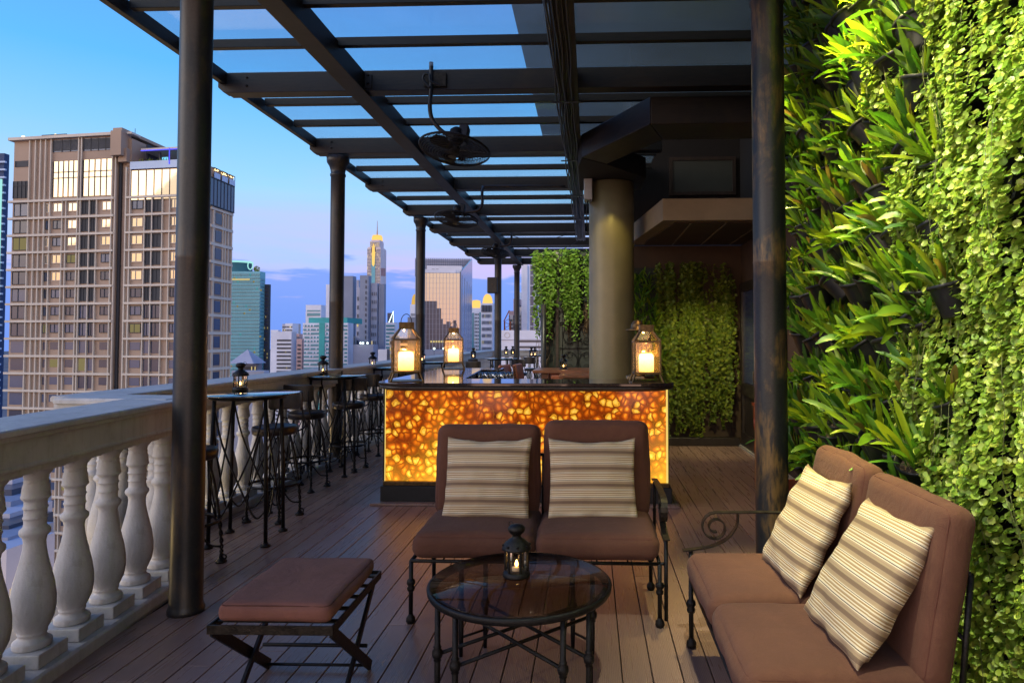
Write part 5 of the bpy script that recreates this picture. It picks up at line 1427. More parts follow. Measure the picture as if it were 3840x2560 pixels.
for k in range(0, 28):
    z = zgb-.3-k*FH; q.box(xs_e+.201, xs_e+.5, y0s+.5, y1s+.02, z-.26, z+.26)
for fr_ in (.12, .16, .55, .66, .80, .97):
    yy = y0s+.5+(y1s-y0s-.5)*fr_; q.box(xs_e+.202, xs_e+.45, yy-.09, yy+.09, ZG, zgb)
tag(q.build('flank_grid', 'hotel_trim', ho), kind='stuff')
q = MB()
for k in range(0, 27):
    z = zgb-.3-k*FH-.6; q.box(xs_e+.205, xs_e+.3, y0s+.5+(y1s-y0s)*.22, y0s+.5+(y1s-y0s)*.48, z-2.1, z)
tag(q.build('flank_windows', 'dim_glass', ho), kind='stuff')
for i, yy in enumerate((y0s+1.0, y0s+3.6, y0s+6.2)):
    g = MB(); zz = zga
    for a, b in ((0, 0), (1.2, 0), (0, 2.0), (1.2, 2.0)): g.box(xs_e-.2+a*.6, xs_e-.12+a*.6, yy+b, yy+b+.08, zz, zz+1.9)
    g.box(xs_e-.2, xs_e+.6, yy, yy+2.08, zz+1.9, zz+1.98); go = g.build('roof_cabana', 'hotel_dark', ho)
    g = MB()
    for k in range(14): g.cbox((xs_e+rr.uniform(-.1, .6), yy+rr.uniform(.1, 1.9), zz+1.6+rr.uniform(-.15, .15)), (.10, .10, .10))
    g.build('string_lights', 'bulb_warm', go)
    MB().box(xs_e+.58, xs_e+.61, yy, yy+2, zz, zz+1.1).build('glass_rail', 'sign_cyan' if False else 'pale_blue', go)
# rooftop details left
q = MB(); za = zr+.55
for k in range(24): x = 106+k*3.8; hbox(q, x, x+.5, za, za+1.1, 2, 2.1)
hbox(q, 104, 200, za+1.0, za+1.15, 2, 2.1); q.build('roof_railing', 'hotel_dark', ho)
for xs in (67, 190): q = MB(); p = hp(xs, off=3); q.lathe([(0, 0), (.25, .1), (.25, .35), (0, .45)], (p.x, p.y, za+1.0), 10, None, False); q.lathe([(.05, 0), (.05, 1)], (p.x, p.y, za), 6); q.build('roof_lamp', 'bulb_warm', ho)
p = hp(490, off=8); MB().lathe([(.09, 0), (.05, 5.2)], (p.x, p.y, zf-2.5), 6).build('antenna', 'hotel_dark', ho)

def block(name, label, xa, xb, ytop, D, depth, mat, parent=None, cat='building', zbase=None, fl=.25):
    r = thing(name, label, cat, (0, 0, 0)) if parent is None else parent
    if fl:
        xf = xb-fl*(xb-max(xa, xb-80)); depth = min(depth, D*((2214-xf)/(2214-xb)-1)); xb = xf
    x0, x1 = X_(xa, D), X_(xb, D)
    q = MB(); q.box(x0, x1, D, D+depth, ZG if zbase is None else zbase, K(ytop, D)); q.build('wall', mat, r)
    return r, x0, x1, K(ytop, D)
# ---- left edge : tall blue-lit tower behind the hotel
r, x0, x1, zt_ = block('blue_tower', 'sliver of a blue-lit tower behind the left edge of the hotel', -160, 17, 545, 190, 25, 'navy')
q = MB()
for k in range(60): z = zt_-3-k*2.3; q.box(x1-2.5, x1+.9, 189.3, 189.9, z, z+.5)
tag(q.build('balconies', 'pale_blue', r), kind='stuff'); q = MB(); q.box(x1-.2, x1+.35, 188.8, 189.2, ZG, zt_-8); q.build('light_fin', 'sign_cyan', r)
M['sign_cyan'].node_tree.nodes['Emission'].inputs[1].default_value = .8
grid(r, x0, x1-2.6, -60, zt_, 190, 16, 50, .8, .4, ['dim_glass', 'win_lit'], 3, .04)

# ---- teal tower with lit crown
D = 420; r, x0, x1, zt_ = block('teal_tower', 'teal glass tower with white-lit round crown right of the brown hotel', 800, 992, 1012, D, 40, 'teal_block')
grid(r, x0, x1, -60, zt_-1, D, 26, 46, .9, .55, ['teal_glass', 'teal_glass', 'green_band', 'win_lit_dim'], 4, .07, dep=.3)
for z0_, z1_ in ((K(1046, D), K(1040, D)),): 
    q = MB(); q.box(x0+2, x0+(x1-x0)*.78, D-.5, D-.31, z0_, z1_); q.build('lit_floor', 'win_lit', r)
gridx(r, x1, D, D+6, -60, zt_-4, 3, 44, .9, .55, ['teal_glass', 'win_lit_dim'], 5, .05, .3)
q = MB(); xc = X_(893, D+12); q.lathe([(8.0, zt_), (8.0, K(975, D)), (8.3, K(975, D)), (8.3, K(968, D)), (7, K(966, D))], (xc, D+12, 0), 32); q.build('crown', 'teal_glass', r)
q = MB(); q.lathe([(8.4, K(974, D)), (8.5, K(967, D))], (xc, D+12, 0), 32, None, False); q.build('crown_light', 'sign_cyan', r)
q = MB(); xr_ = X_(928, D); q.tube([(xr_+1.6*math.cos(a), D+2, K(988, D)+2.6*math.sin(a)) for a in [2*math.pi*k/16 for k in range(16)]], .35, 5, True); q.build('ring_emblem', 'sign_cyan', r)
q = MB()
for k in range(40): a = rr.random()*6.3; q.add([Vector((X_(950, D)+rr.uniform(-1, 1), D+3, zt_+1.5)), Vector((X_(950, D)+2.2*math.cos(a), D+3, zt_+1.8+2.2*math.sin(a))), Vector((X_(950, D)+2.2*math.cos(a+.3), D+3.3, zt_+1.8+2.0*math.sin(a+.3)))], [(0, 1, 2)])
q.build('roof_tree', 'creeper_leaf', r)
block('', '', 986, 1013, 1062, D+6, 26, 'hotel_dark', r)
grid(r, X_(990, D+6), X_(1005, D+6), -60, K(1066, D+6), D+6, 4, 40, .8, .5, ['dim_glass', 'win_lit_dim'], 6, .10, dep=.3)
# cream low block at left of it with pyramidal roof
D = 260; r, x0, x1, zt_ = block('villa_roof', 'low grey pavilion roof with pyramid top below the teal tower', 905, 985, 1345, D, 20, 'grey_block_dark')
q = MB(); xm = (x0+x1)/2+1; zz = K(1362, D)
q.add([Vector((xm-5, D-8, zz)), Vector((xm+5, D-8, zz)), Vector((xm+5, D+2, zz)), Vector((xm-5, D+2, zz)), Vector((xm, D-3, K(1310, D-3)))], [(0, 1, 4), (1, 2, 4), (2, 3, 4), (3, 0, 4)]); q.build('pyramid_roof', 'grey_block', r)
grid(r, x0, x1, zz-8, zz-1, D, 14, 3, .7, .6, ['dark_window', 'win_lit'], 8, .35)
r, x0, x1, zt_ = block('low_roof', 'broad flat grey roof just above the balustrade', 870, 1012, 1392, 180, 30, 'grey_block')
# white grid office
D = 300; r, x0, x1, zt_ = block('office_block', 'white office block with even rows of small dark windows', 1015, 1052, 1236, D, 26, 'white_block')
_, x0, x1, zt_ = block('', '', 1035, 1112, 1243, D-3, 24, 'white_block', r)
grid(r, x0+.5, x1, ZG, zt_-3, D-3, 12, 36, .72, .45, ['dark_window', 'win_lit_dim'], 9, .02, dep=.25)
_, x0, x1, zt_ = block('', '', 1112.2, 1140, 1270, D-3, 22, 'pink_block', r); grid(r, x0+.5, x1-.5, ZG, zt_-2, D-3, 3, 34, .7, .45, ['dark_window'], 9, 0, dep=.25)
# green and white banded block
D = 330; r, x0, x1, zt_ = block('banded_block', 'white block with turquoise top band and horizontal balcony rows', 1135, 1325, 1210, D, 26, 'white_block')
q = MB(); q.box(X_(1150, D), X_(1296, D), D+2, D+24, zt_, K(1189, D)); q.build('top_band', 'green_band', r)
q = MB(); n = 36; dz = (zt_+60)/n
for k in range(n): q.box(x0+.4, x1-.4, D-.02-.3, D-.01, ZG+2+k*dz, ZG+2+k*dz+dz*.5)
tag(q.build('window_rows', 'teal_glass', r), kind='stuff')
q = MB(); q.box(X_(1198, D), X_(1219, D), D-.6, D-.33, ZG, zt_); q.build('green_stripe', 'green_band', r)
q = MB(); q.box(X_(1262, D), X_(1278, D), D-.6, D-.33, ZG, zt_); q.build('green_stripe', 'green_band', r)
q = MB()
for k in range(n):
    for i in range(14):
        if rr.random() < .5: continue
        xx = x0+.6+(x1-x0-1.2)*i/14; q.box(xx, xx+.5, D-.45, D-.31, ZG+2+k*dz, ZG+2+k*dz+dz*.5)
tag(q.build('window_posts', 'white_block', r), kind='stuff')
# grey slab behind
D = 420; r, x0, x1, zt_ = block('grey_office', 'pale grey office with dark band, behind the turquoise-topped block', 1145, 1222, 1141, D, 20, 'white_block')
q = MB(); q.box(x0+1, x1-.5, D-.3, D-.02, K(1183, D), K(1172, D)); q.box(x0+1, x1-.5, D-.3, D-.02, K(1166, D), K(1161, D)); q.build('window_band', 'teal_glass', r)
_, x0, x1, zt_ = block('', '', 1220.5, 1262, 1063, D-8, 16, 'white_block', r); grid(r, x0+2, x0+5, K(1200, D-8), zt_-2, D-8, 1, 14, .6, .5, ['dark_window', 'win_lit'], 3, .2, dep=.3)
# grey twin complex
D = 380; r, x0, x1, zt_ = block('grey_complex', 'big blue-grey apartment complex with square dotted windows left of the tall lit tower', 1282, 1334, 1031, D, 30, 'grey_block_dark')
def gw(xa, xb, yt, nx, mat, yb=1300, dd=0, lit=.2):
    _, a, b, z = block('', '', xa, xb, yt, D+dd, 30-dd, mat, r)
    if nx: grid(r, a, b, K(yb, D+dd), z-4, D+dd, nx, int((z-4-K(yb, D+dd))/4.6), .38, .42, ['dark_window', 'dark_window', 'win_lit'], int(xa), lit, dep=.3)
gw(1334.2, 1347, 1046, 1, 'grey_block', dd=1); gw(1335, 1351, 1075, 1, 'grey_block')
gw(1347.2, 1391, 1029, 0, 'grey_block_dark', dd=-4); gw(1391.3, 1420, 1058, 3, 'grey_block'); gw(1420.2, 1446, 1062, 0, 'grey_block_dark', dd=1)
q = MB(); zc_ = K(1029, D)
for k in range(34): q.box(X_(1369, D-4), X_(1373, D-4), D-4.3, D-4.02, zc_-3-k*3.2-1.8, zc_-3-k*3.2)
tag(q.build('slit_windows', 'dark_window', r), kind='stuff')
gw(1325, 1420, 1292, 0, 'grey_block', dd=-8)
for xs in (1352, 1361, 1378): 
    q = MB(); p = P(xs, 1290, D-8.5); q.lathe([(0, 0), (.55, .3), (.55, .9), (0, 1.2)], (p.x, p.y, p.z), 8, None, False); q.build('flood_lamp', 'star_white', r)
block('white_box', 'plain white low block beside the grey complex base', 1418, 1462, 1310, 300, 20, 'white_block')
# Very tall tower with golden crown
D = 800
sk = thing('skyscraper', 'tallest tower with glowing gold crown and red-white antenna spire', 'building', (0, 0, 0))
def tier(xa, xb, yt, yb, mat, dp, nx=0, nz=0, lit=.35, dd=0):
    xf = xb-.30*(xb-xa); x0, x1 = X_(xa, D+dd), X_(xf, D+dd); dp = D*((2214-xf)/(2214-xb)-1)
    q = MB(); q.box(x0, x1, D+dd, D+dp, K(yb, D+dd), K(yt, D+dd)); q.build('tier', mat, sk)
    if nx: grid(sk, x0, x1, K(yb, D+dd), K(yt, D+dd)-1, D+dd, nx, nz, .5, .5, ['dark_window', 'win_lit', 'win_lit_dim'], nx*nz, lit, dep=.5)
tier(1374, 1446, 925, 1300, 'stone_tower', 40, 12, 66, .25)
tier(1376, 1443, 921, 924.9, 'stone_tower', 38)
tier(1384, 1436, 898, 920.9, 'stone_tower', 36, 10, 5, .6); tier(1389, 1433, 894, 897.9, 'stone_tower', 34)
q = MB(); x0, x1 = X_(1391, D+12), X_(1431, D+12); xm = (x0+x1)/2; q.lathe([(6.6, K(894, D)), (6.4, K(878, D)), (5.6, K(874, D)), (5.4, K(871, D)), (1, K(869, D))], (xm, D+12, 0), 24); q.build('crown', 'gold_light', sk)
q = MB(); q.tube([(xm, D+12, K(870, D)), (xm, D+12, K(850, D)), (xm, D+12, K(814, D))], .5, 6, False, [.9, .55, .25]); q.build('spire', 'pink_block', sk)
q = MB(); q.lathe([(0, -15), (1.6, -12), (2.0, 0), (1.6, 9), (0, 14)], (X_(1398, D), D-.6, K(950, D)), 10, None, False); q.build('light_feature', 'gold_light', sk)
q = MB(); q.box(X_(1390, D), X_(1395, D), D-.8, D-.52, K(940, D), K(922, D)); q.box(X_(1402, D), X_(1406, D), D-.8, D-.52, K(940, D), K(922, D)); q.build('dark_strips', 'dark_window', sk)
q = MB(); q.box(X_(1391, D), X_(1405, D), D-.75, D-.52, K(1060, D), K(955, D)); q.build('green_strip', 'teal_block', sk)
q = MB()
for k in range(4): q.box(X_(1424, D)+.05, X_(1424, D)+.5, D+3+k*4.5, D+5.2+k*4.5, K(1030-k, D), K(1000-k, D))
q.build('banner', 'red_wood', sk)
# slim V-shaped modern buildings left of the brass lantern
D = 500; r, x0, x1, zt_ = block('slanted_tower', 'small dark tower with bright slanted edge between skyscraper and lantern', 1452, 1476, 1172, D, 16, 'dim_glass')
q = MB(); q.tube([(X_(1456, D), D-.6, K(1215, D)), (X_(1475, D), D-.6, K(1166, D)), (X_(1475, D), D-.6, K(1215, D))], .3, 5); q.build('light_edge', 'star_white', r)
r, x0, x1, zt_ = block('striped_block', 'low pale striped block left of the tall brass lantern', 1446, 1492, 1208, 420, 20, 'white_block')
grid(r, x0, x1, -40, zt_-1, 420, 1, 22, .9, .5, ['teal_glass'], 1, 0, dep=.3)
r, x0, x1, zt_ = block('striped_block', 'pale striped block seen through the tall brass lantern', 1500, 1560, 1265, 380, 20, 'white_block')
grid(r, x0, x1, -40, zt_-1, 380, 1, 14, .9, .5, ['dark_window'], 1, 0, dep=.3)
r, x0, x1, zt_ = block('dark_slab', 'dark grey slab behind the tall brass lantern', 1528, 1592, 1188, 330, 30, 'grey_block_dark')
# domed white tower left (partly behind column)
def domed(label, xa, xb, yroof, ydome, D, seed, gold, nx=5):
    r, x0, x1, zt_ = block('domed_tower', label, xa, xb, yroof, D, 20, 'white_block')
    grid(r, x0+.5, x1-.5, -40, zt_-6, D, nx, int((zt_+34)/4), .42, .5, ['dark_window', 'win_lit_dim'], seed, .08, dep=.3)
    q = MB(); rr_ = (x1-x0)*.42; xm = (x0+x1)/2; hz_ = K(ydome, D)-zt_
    q.lathe([(rr_*1.05, 0), (rr_*1.05, hz_*.18), (rr_, hz_*.2)]+[(rr_*math.cos(a), hz_*.2+hz_*.8*math.sin(a)) for a in [math.pi/2*k/8 for k in range(9)]], (xm, D+rr_+.5, zt_), 24); q.build('dome', gold, r)
    return r, x0, x1, zt_
domed('white tower with pale dome, just left of the second black column', 1537, 1573, 1140, 1100, 520, 2, 'gold_light_soft', 5)
r, x0, x1, zt_ = domed('white apartment tower with big glowing golden dome', 1803, 1861, 1136, 1099, 420, 5, 'gold_light', 8)
q = MB()
for k in range(7): xx = x0+.8+(x1-x0-1.6)*k/6; q.box(xx-.35, xx+.35, 419.3, 419.68, zt_-5.5, zt_-1.2)
q.build('arch_windows', 'dark_window', r)
D = 430; r, x0, x1, zt_ = block('crowned_tower', 'white and green tower with short golden crown left of the golden dome', 1767, 1816, 1154, D, 20, 'white_block')
q = MB(); q.lathe([((x1-x0)*.42, 0), ((x1-x0)*.45, 3), ((x1-x0)*.40, 5.2), (.2, 5.6)], ((x0+x1)/2-1, D+6, zt_), 14); q.build('crown', 'gold_light', r)
q = MB(); q.box(X_(1797, D), X_(1812, D), D-.35, D-.02, ZG, K(1170, D)); q.box(x0+.3, X_(1777, D), D-.35, D-.02, ZG, K(1172, D)); q.build('green_strip', 'teal_glass', r)
grid(r, X_(1779, D), X_(1796, D), -50, zt_-3, D, 3, 30, .5, .5, ['dark_window', 'win_lit_dim'], 3, .08, dep=.3)
# mirrored slab building (turned 7 degrees about its right front corner)
D = 260; r, x0, x1, zt_ = block('mirror_tower', 'broad mirrored office tower reflecting the peach sunset, between the columns', 1588, 1723, 1022, D, 80, 'grey_sunset_glass', fl=0)
pv = Vector((x1, D, 0)); rm = Matrix.Rotation(R(7), 3, 'Z'); r.rotation_euler = (0, 0, R(7)); r.location = pv-rm @ pv
f = MB()
for k in range(12): xx = x0+(x1-x0)*k/11.0; f.box(xx-.06, xx+.06, D-.12, D-.01, ZG, zt_)
tag(f.build('vertical_fins', 'grey_block', r), kind='stuff')
f = MB()
for k in range(44): z = zt_-k*2.0; f.box(x0, x1, D-.05, D-.012, z-.03, z+.03)
tag(f.build('floor_lines', 'grey_block_dark', r), kind='stuff')
f = MB(); xs_list = [1588, 1640, 1655, 1662, 1675, 1690, 1700, 1712, 1723]; tops = [1128, 1155, 1195, 1215, 1205, 1222, 1200, 1230]
for i, tp in enumerate(tops): f.box(X_(xs_list[i], D), X_(xs_list[i+1], D), D-.009, D-.003, ZG, K(tp, D))
f.build('reflected_skyline', 'dim_glass', r)  # dark skyline reflection painted onto the mirror front
dp_ = 80; zk = 42.5
def slab(xa, xb, m, nm, zf, zb):
    q = MB(); vs = [Vector(p) for p in ((xa, D, ZG), (xa, D+dp_, ZG), (xa, D+dp_, zb), (xa, D, zf), (xb, D, ZG), (xb, D+dp_, ZG), (xb, D+dp_, zb), (xb, D, zf))]
    q.add(vs, [(0, 1, 2, 3), (7, 6, 5, 4), (0, 4, 5, 1), (1, 5, 6, 2), (2, 6, 7, 3), (3, 7, 4, 0)]); return q.build(nm, m, r)
slab(x1+.01, x1+.5, 'blue_glass', 'flank', zt_+.5, zk)
f = MB()
for k in range(5): yy = D+6+k*16; f.box(x1+.501, x1+.62, yy-.12, yy+.12, ZG, zt_)
tag(f.build('flank_fins', 'grey_block', r), kind='stuff')
q = MB(); q.box(x0, x1-.05, D+12, D+60, zt_, zt_+4.2); q.build('penthouse', 'white_block', r)
q = MB(); q.box(x0-1, x1-1.5, D-.5, D+2, zt_+.02, zt_+1.4); q.build('roof_edge', 'white_block', r)
q = MB(); q.box(x0+2, x0+3.2, D+11.7, D+11.99, zt_+1.6, zt_+2.8); q.box(x0+3.6, x0+4.8, D+11.7, D+11.99, zt_+1.6, zt_+2.8); q.build('roof_windows', 'dark_window', r)
q = MB(); xs0 = x0-14
for k in range(27): xx = xs0+(x1-xs0)*k/26.; q.box(xx-.12, xx+.12, D+dp_-1, D+dp_-.6, zt_+6, zk)
for k in range(7): z = zt_+6+(zk-zt_-6)*k/6; q.box(xs0, x1, D+dp_-1.2, D+dp_-1.01, z-.10, z+.10)
tag(q.build('roof_screen', 'grey_block_dark', r), kind='stuff')
q = MB(); q.box(xs0, x1, D+dp_-.5, D+dp_, ZG, zk-.3); q.build('roof_screen_wall', 'grey_block', r)
f = MB()
for k in range(9): f.box(x0+3+k*1.0, x0+3.7+k*1.0, D-.2, D-.13, K(1284, D), K(1277, D))
f.build('lit_windows', 'win_lit', r)
block('podium', 'long blue-grey podium roof at the foot of the mirrored tower', 1590, 1770, 1312, 240, 18, 'grey_block_dark')
for i, xs in enumerate((1628, 1664)):
    p = P(xs, 1311, 225); o = MB().lathe([(0, 0), (.35, .2), (.35, .6), (0, .8)], (0, 0, 0), 8, None, False).build('flood_light', 'star_white'); o.location = p; tag(o, ['bright white floodlight point above the rail, left one', 'bright white floodlight point above the rail, right one'][i], 'floodlight', 'floodlights on the podium')
    q = MB(); q.lathe([(.08, 0), (.08, 14)], (0, 0, -14), 6); q.build('mast', 'hotel_dark', o)
# right of the thin column : brown flats, crane, glass tower, white hall
D = 380; r, x0, x1, zt_ = block('brown_flats', 'cluster of brown and cream high-rise flats behind the last column', 1908, 1935, 1165, D, 18, 'pink_block')
grid(r, x0, x1, -40, zt_-2, D, 6, 26, .6, .5, ['dark_window', 'win_lit_dim'], 5, .12, dep=.3)
for xa, xb, yt, m in ((1925, 1955, 1120, 'pink_block'), (1940, 1975, 1150, 'cream_block'), (1955, 1985, 1140, 'pink_block')):
    _, x0, x1, zt_ = block('', '', xa, xb, yt, D+4+xa % 3, 16, m, r)
for xa, xb, yt in ((1912, 1927, 1180), (1938, 1958, 1165), (1960, 1984, 1170)):
    _, x0, x1, zt_ = block('', '', xa, xb, yt, D-2, 16, 'cream_block', r); grid(r, x0, x1, -40, zt_-2, D-2, 5, 24, .6, .5, ['dark_window', 'win_lit_dim'], xa, .15, dep=.3)
r, x0, x1, zt_ = block('pale_tower', 'flat pale blue tower top behind the brown flats', 1946, 1986, 1096, 520, 20, 'pale_blue')
D = 300; r, x0, x1, zt_ = block('glass_tower', 'tall narrow glass tower with white frames beside the trellis screen', 1985, 2018, 985, D, 16, 'blue_glass')
f = MB()
for k in range(30): z = zt_-1-k*4.6; f.box(x0, x1, D-.2, D-.02, z-.16, z+.16)
for xx in (x0+.2, x1-.8, x1-.2): f.box(xx-.18, xx+.18, D-.4, D-.21, ZG, zt_)
f.build('white_frame', 'white_block', r)
block('', '', 2018.2, 2060, 1010, D+3, 14, 'white_block', r); block('', '', 1955, 1984.8, 990, D+60, 14, 'white_block', r)
cr_ = thing('tower_crane', 'small red lattice crane tower between the two far columns', 'crane', P(1903, 1260, 360))
q = MB(); 
for sx in (-1, 1):
    for sy in (-1, 1): q.beam((sx*1.6, sy*1.6, -40), (sx*1.6, sy*1.6, 8), .35, .35)
for k in range(22):
    z = -30+k*1.8; s_ = 1 if k % 2 else -1
    for a, b in (((-1.6*s_, -1.6), (1.6*s_, -1.6)), ((-1.6, -1.6*s_), (-1.6, 1.6*s_))): q.beam((a[0], a[1], z), (b[0], b[1], z+1.8), .22, .22)
q.build('mast', 'red_wood', cr_); q = MB(); q.beam((-2, 0, 8), (1, 0, 14), .5, .5); q.build('jib', 'red_wood', cr_)
D = 150; r, x0, x1, zt_ = block('white_hall', 'long white building with round emblem and dark window band at mid right', 1880, 2300, 1238, D, 40, 'white_block', fl=0)
q = MB(); a = X_(1945, D); q.box(a, x1, D-.1, D-.01, K(1283, D), K(1276, D)); q.box(a, x1, D-.1, D-.01, K(1305, D), K(1297, D)); q.build('window_band', 'dark_window', r)
q = MB(); q.box(x0, x1, D-.25, D-.11, K(1274, D), K(1272, D)); q.build('ledge', 'grey_block', r)
q = MB(); p = P(1902, 1256, D); q.tube([(p.x+.58*math.cos(t_), D-.08, p.z+.58*math.sin(t_)) for t_ in [2*math.pi*k/24 for k in range(24)]], .06, 5, True); q.build('round_emblem', 'hotel_trim', r)
# distant low city
rr = random.Random(99)
for i in range(46):
    D = rr.uniform(330, 900); xs = rr.uniform(1020, 1960); yt = 1270-rr.uniform(0, 14) if i > 6 else 1270-rr.uniform(15, 60)
    if i <= 6: xs = rr.uniform(1045, 1150); D = rr.uniform(600, 900)
    wpx = rr.uniform(8, 30)
    m = rr.choice(['grey_block', 'white_block', 'grey_block_dark', 'cream_block', 'pink_block'])
    ww, xx = wpx*D/F, X_(xs, D)
    b = thing('city_block', f'{["low","distant","small","hazy"][i % 4]} {["grey-blue","white","dark grey","cream","brown-pink"][["grey_block","white_block","grey_block_dark","cream_block","pink_block"].index(m)]} block low on the city skyline', 'building', (0, 0, 0), 0, 'low blocks of the distant skyline')
    b['label'] = 'low block of the distant city skyline'
    MB().box(xx-ww/2, xx+ww/2, D, D+14, ZG, K(yt, D)).build('wall', m, b)
    grid(b, xx-ww/2, xx+ww/2, K(yt, D)-22, K(yt, D)-2, D, 5, 6, .7, .5, ['dark_window', 'win_lit'], i, .1, dep=.2)
# ground of the city
MB().box(-3000, 3000, -500, 4000, ZG-.5, ZG).build('city_ground', 'city_ground'); tag(bpy.data.objects['city_ground'], kind='structure')
# street-side roofs seen between the balusters, lit pool terrace
pt = thing('podium_roofs', 'stepped grey service roofs far below, seen between the balusters', 'building', (0, 0, 0))
for k in range(9):
    p = P(20, 1790+k*45, 62-k*2.2)
    if k > 6: break
    q = MB(); q.box(p.x-16, p.x+.7-k*.1, p.y, p.y+4.5, ZG, p.z); q.build('roof_step', ['grey_block', 'dark_window', 'grey_block_dark'][k % 3], pt)
pc = PZ(250, 2330, -24)
yd = thing('pool_terrace', 'warmly lit pool terrace far below, glimpsed between the balusters', 'terrace', (0, 0, 0))
MB().box(pc.x-25, pc.x+22, pc.y-24, pc.y+10, -24.4, -24).build('paving', 'lit_yard', yd)
for xs, ys, a, b in ((318, 2262, 3, 2.2), (160, 2345, 2.2, 1.2), (300, 2200, 1.5, 1)):
    p = PZ(xs, ys, -23.98); MB().box(p.x-a, p.x+a, p.y-b, p.y+b, -23.99, -23.95).build('pool', 'pool_light', yd)

# ================================================================ LIGHT
w = bpy.data.worlds.new("World"); SC.world = w; w.use_nodes = True; nt = w.node_tree; nt.nodes.clear()
def N(t_, **k):
    n_ = nt.nodes.new(t_)
    for a, b in k.items(): setattr(n_, a, b)
    return n_
L = nt.links.new
out = N('ShaderNodeOutputWorld'); sky = N('ShaderNodeTexSky'); sky.sky_type = 'NISHITA'; sky.sun_disc = False
SUN_EL, SUN_AZ = R(24), R(248)
sky.sun_elevation = SUN_EL; sky.sun_rotation = SUN_AZ
bg1 = N('ShaderNodeBackground'); bg1.inputs[1].default_value = .01; L(sky.outputs[0], bg1.inputs[0])
tc = N('ShaderNodeTexCoord'); sp_ = N('ShaderNodeSeparateXYZ'); L(tc.outputs['Generated'], sp_.inputs[0])
def mth(op, a, b=None, c=None, clamp=False):
    n_ = N('ShaderNodeMath', operation=op); n_.use_clamp = clamp
    for i, v in enumerate((a, b, c)):
        if v is None: continue
        if isinstance(v, (int, float)): n_.inputs[i].default_value = v
        else: L(v, n_.inputs[i])
    return n_.outputs[0]
def rmp(fac, stops):
    r_ = N('ShaderNodeValToRGB'); cr = r_.color_ramp
    while len(cr.elements) < len(stops): cr.elements.new(.5)
    for e, (p, c) in zip(cr.elements, stops): e.position = p; e.color = (*c, 1)
    L(fac, r_.inputs[0]); return r_.outputs[0]
def mx(f, a, b):
    n_ = N('ShaderNodeMix', data_type='RGBA')
    for idx, v in ((0, f), (6, a), (7, b)):
        if isinstance(v, (int, float)): n_.inputs[idx].default_value = v
        elif isinstance(v, tuple): n_.inputs[idx].default_value = (*v, 1)
        else: L(v, n_.inputs[idx])
    return n_.outputs[2]
z = sp_.outputs[2]
base = rmp(z, [(0, (.11, .24, .68)), (.045, (.13, .25, .72)), (.10, (.36, .49, .85)), (.20, (.30, .60, .92)), (.34, (.10, .43, .93)), (.5, (.10, .28, .78)), (1, (.06, .17, .55))])
mp = N('ShaderNodeMapping'); mp.inputs['Scale'].default_value = (1, 1, 7); L(tc.outputs['Generated'], mp.inputs[0])
def nz_(scale, det=5, dist=.3):
    n_ = N('ShaderNodeTexNoise'); n_.inputs['Scale'].default_value = scale; n_.inputs['Detail'].default_value = det; n_.inputs['Distortion'].default_value = dist; L(mp.outputs[0], n_.inputs[0]); return n_.outputs[0]
n1_ = nz_(2.2, 4); n2_ = nz_(9, 8, .1)
pinkz = rmp(z, [(.03, (0, 0, 0)), (.10, (1, 1, 1)), (.17, (.5, .5, .5)), (.26, (0, 0, 0))])
pf = mth('MULTIPLY', mth('MULTIPLY', mth('SUBTRACT', n1_, .38, clamp=True), 3.2, clamp=True), pinkz)
c = mx(mth('MULTIPLY', pf, .95), base, (.58, .44, .80))
# cumulus tops poking out of the low bank
ct_ = mth('SUBTRACT', mth('ADD', mth('MULTIPLY', n2_, .15), .022), z)
cf = mth('MULTIPLY', mth('MULTIPLY', ct_, 60, clamp=True), .85)
c = mx(cf, c, (.135, .275, .80))
rim = mth('MULTIPLY', mth('SUBTRACT', 1, mth('MULTIPLY', mth('ABSOLUTE', ct_), 120, clamp=True)), mth('MULTIPLY', mth('SUBTRACT', n1_, .45, clamp=True), 3))
c = mx(mth('MULTIPLY', rim, .45, clamp=True), c, (.50, .48, .80))
# afterglow behind the camera
back = mth('MULTIPLY', sp_.outputs[1], -1.6, clamp=True)
glow = mth('MULTIPLY', back, rmp(z, [(0, (1, 1, 1)), (.25, (.75, .75, .75)), (.6, (0, 0, 0))]))
warm0 = rmp(z, [(0, (1.0, .58, .42)), (.12, (1.0, .76, .54)), (.35, (.74, .80, .88))])
wv = N('ShaderNodeVectorMath', operation='SCALE'); L(warm0, wv.inputs[0]); wv.inputs['Scale'].default_value = 2.1; warm = wv.outputs[0]
c = mx(glow, c, warm)
bg2 = N('ShaderNodeBackground'); bg2.inputs[1].default_value = 1.12; L(c, bg2.inputs[0])
ad = N('ShaderNodeAddShader'); L(bg1.outputs[0], ad.inputs[0]); L(bg2.outputs[0], ad.inputs[1]); L(ad.outputs[0], out.inputs[0])
sd = bpy.data.lights.new('sun', 'SUN'); sd.energy = 1.1; sd.angle = R(45); sd.color = (1, .84, .70)
so = bpy.data.objects.new('sun', sd); COL.objects.link(so); so.rotation_euler = (R(90)-R(24), 0, R(-68))
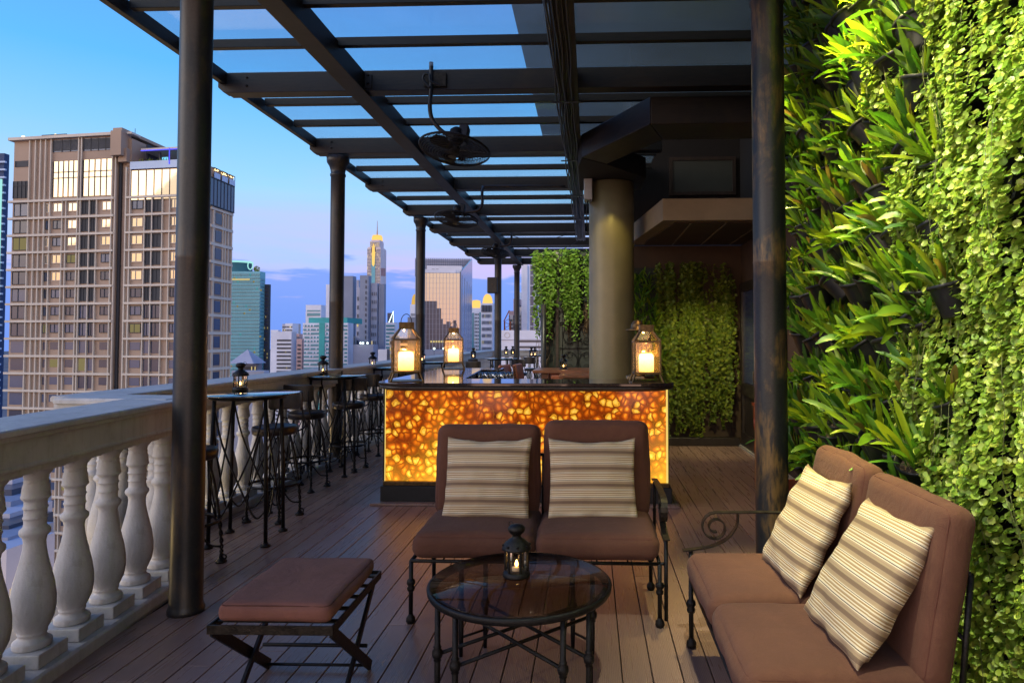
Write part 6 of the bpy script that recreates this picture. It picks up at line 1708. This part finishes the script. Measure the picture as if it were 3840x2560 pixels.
def spot(loc, tgt, e, col, size=60, blend=.6, rad=.04):
    d = bpy.data.lights.new('spot_lamp', 'SPOT'); d.energy = e; d.color = col; d.spot_size = R(size); d.spot_blend = blend; d.shadow_soft_size = rad
    o = bpy.data.objects.new('spot_lamp', d); COL.objects.link(o); o.location = loc
    o.rotation_euler = (Vector(tgt)-Vector(loc)).to_track_quat('-Z', 'Y').to_euler(); return o
YEL = (1, .86, .36)
# lamps on the pergola wash the plant wall and the round column
spot((1.12, 3.50, 3.88), (1.40, 3.42, 3.2), 700, (1, .92, .18), 60, .8)
spot((.95, 4.5, 3.86), (1.35, 4.0, 1.2), 380, YEL, 44, .6)
spot((.60, 2.9, 3.86), (1.5, 2.75, 2.2), 270, (1, .86, .42), 80, .8)
spot((.45, 1.9, 3.86), (1.5, 2.2, .7), 340, (.95, 1, .72), 80, .8)
spot((.22, 7.95, 3.5), (.22, 8.6, 2.6), 30, (1, .72, .16), 55, .6)
spot((1.5, 8.3, 2.0), (1.55, 9.8, .75), 85, (1, .88, .42), 95, .7)  # added spot brightening the hanging vine, free in the air below the canopy
spot((-.6, 10.0, 3.8), (-.45, 11.9, 2.3), 260, (1, .93, .62), 80, .7)  # added spot to brighten the creeper on the trellis
spot((-1.2, 9.2, 3.85), (-.8, 10.6, .6), 150, (1, .86, .6), 90, .8)  # added fill spot over the dark dining area
spot((.75, 6.9, 3.5), (1.3, 7.3, 0), 120, (1, .65, .25), 80, .8)
# lamp bodies
for loc in ((.95, 4.05, 3.93), (.80, 4.3, 3.93), (.70, 2.9, 3.93), (.55, 2.0, 3.93)): pass
for x_, y_, z_, e in ((-3.85, 5.4, .25, 12), (-3.85, 8.0, .25, 12), (-3.8, 3.7, .1, 12), (-3.85, 14.0, .4, 12)):
    d = bpy.data.lights.new('rail_lamp', 'POINT'); d.energy = e; d.color = (1, .7, .28); d.shadow_soft_size = .08
    o = bpy.data.objects.new('rail_lamp', d); COL.objects.link(o); o.location = (x_, y_, z_)
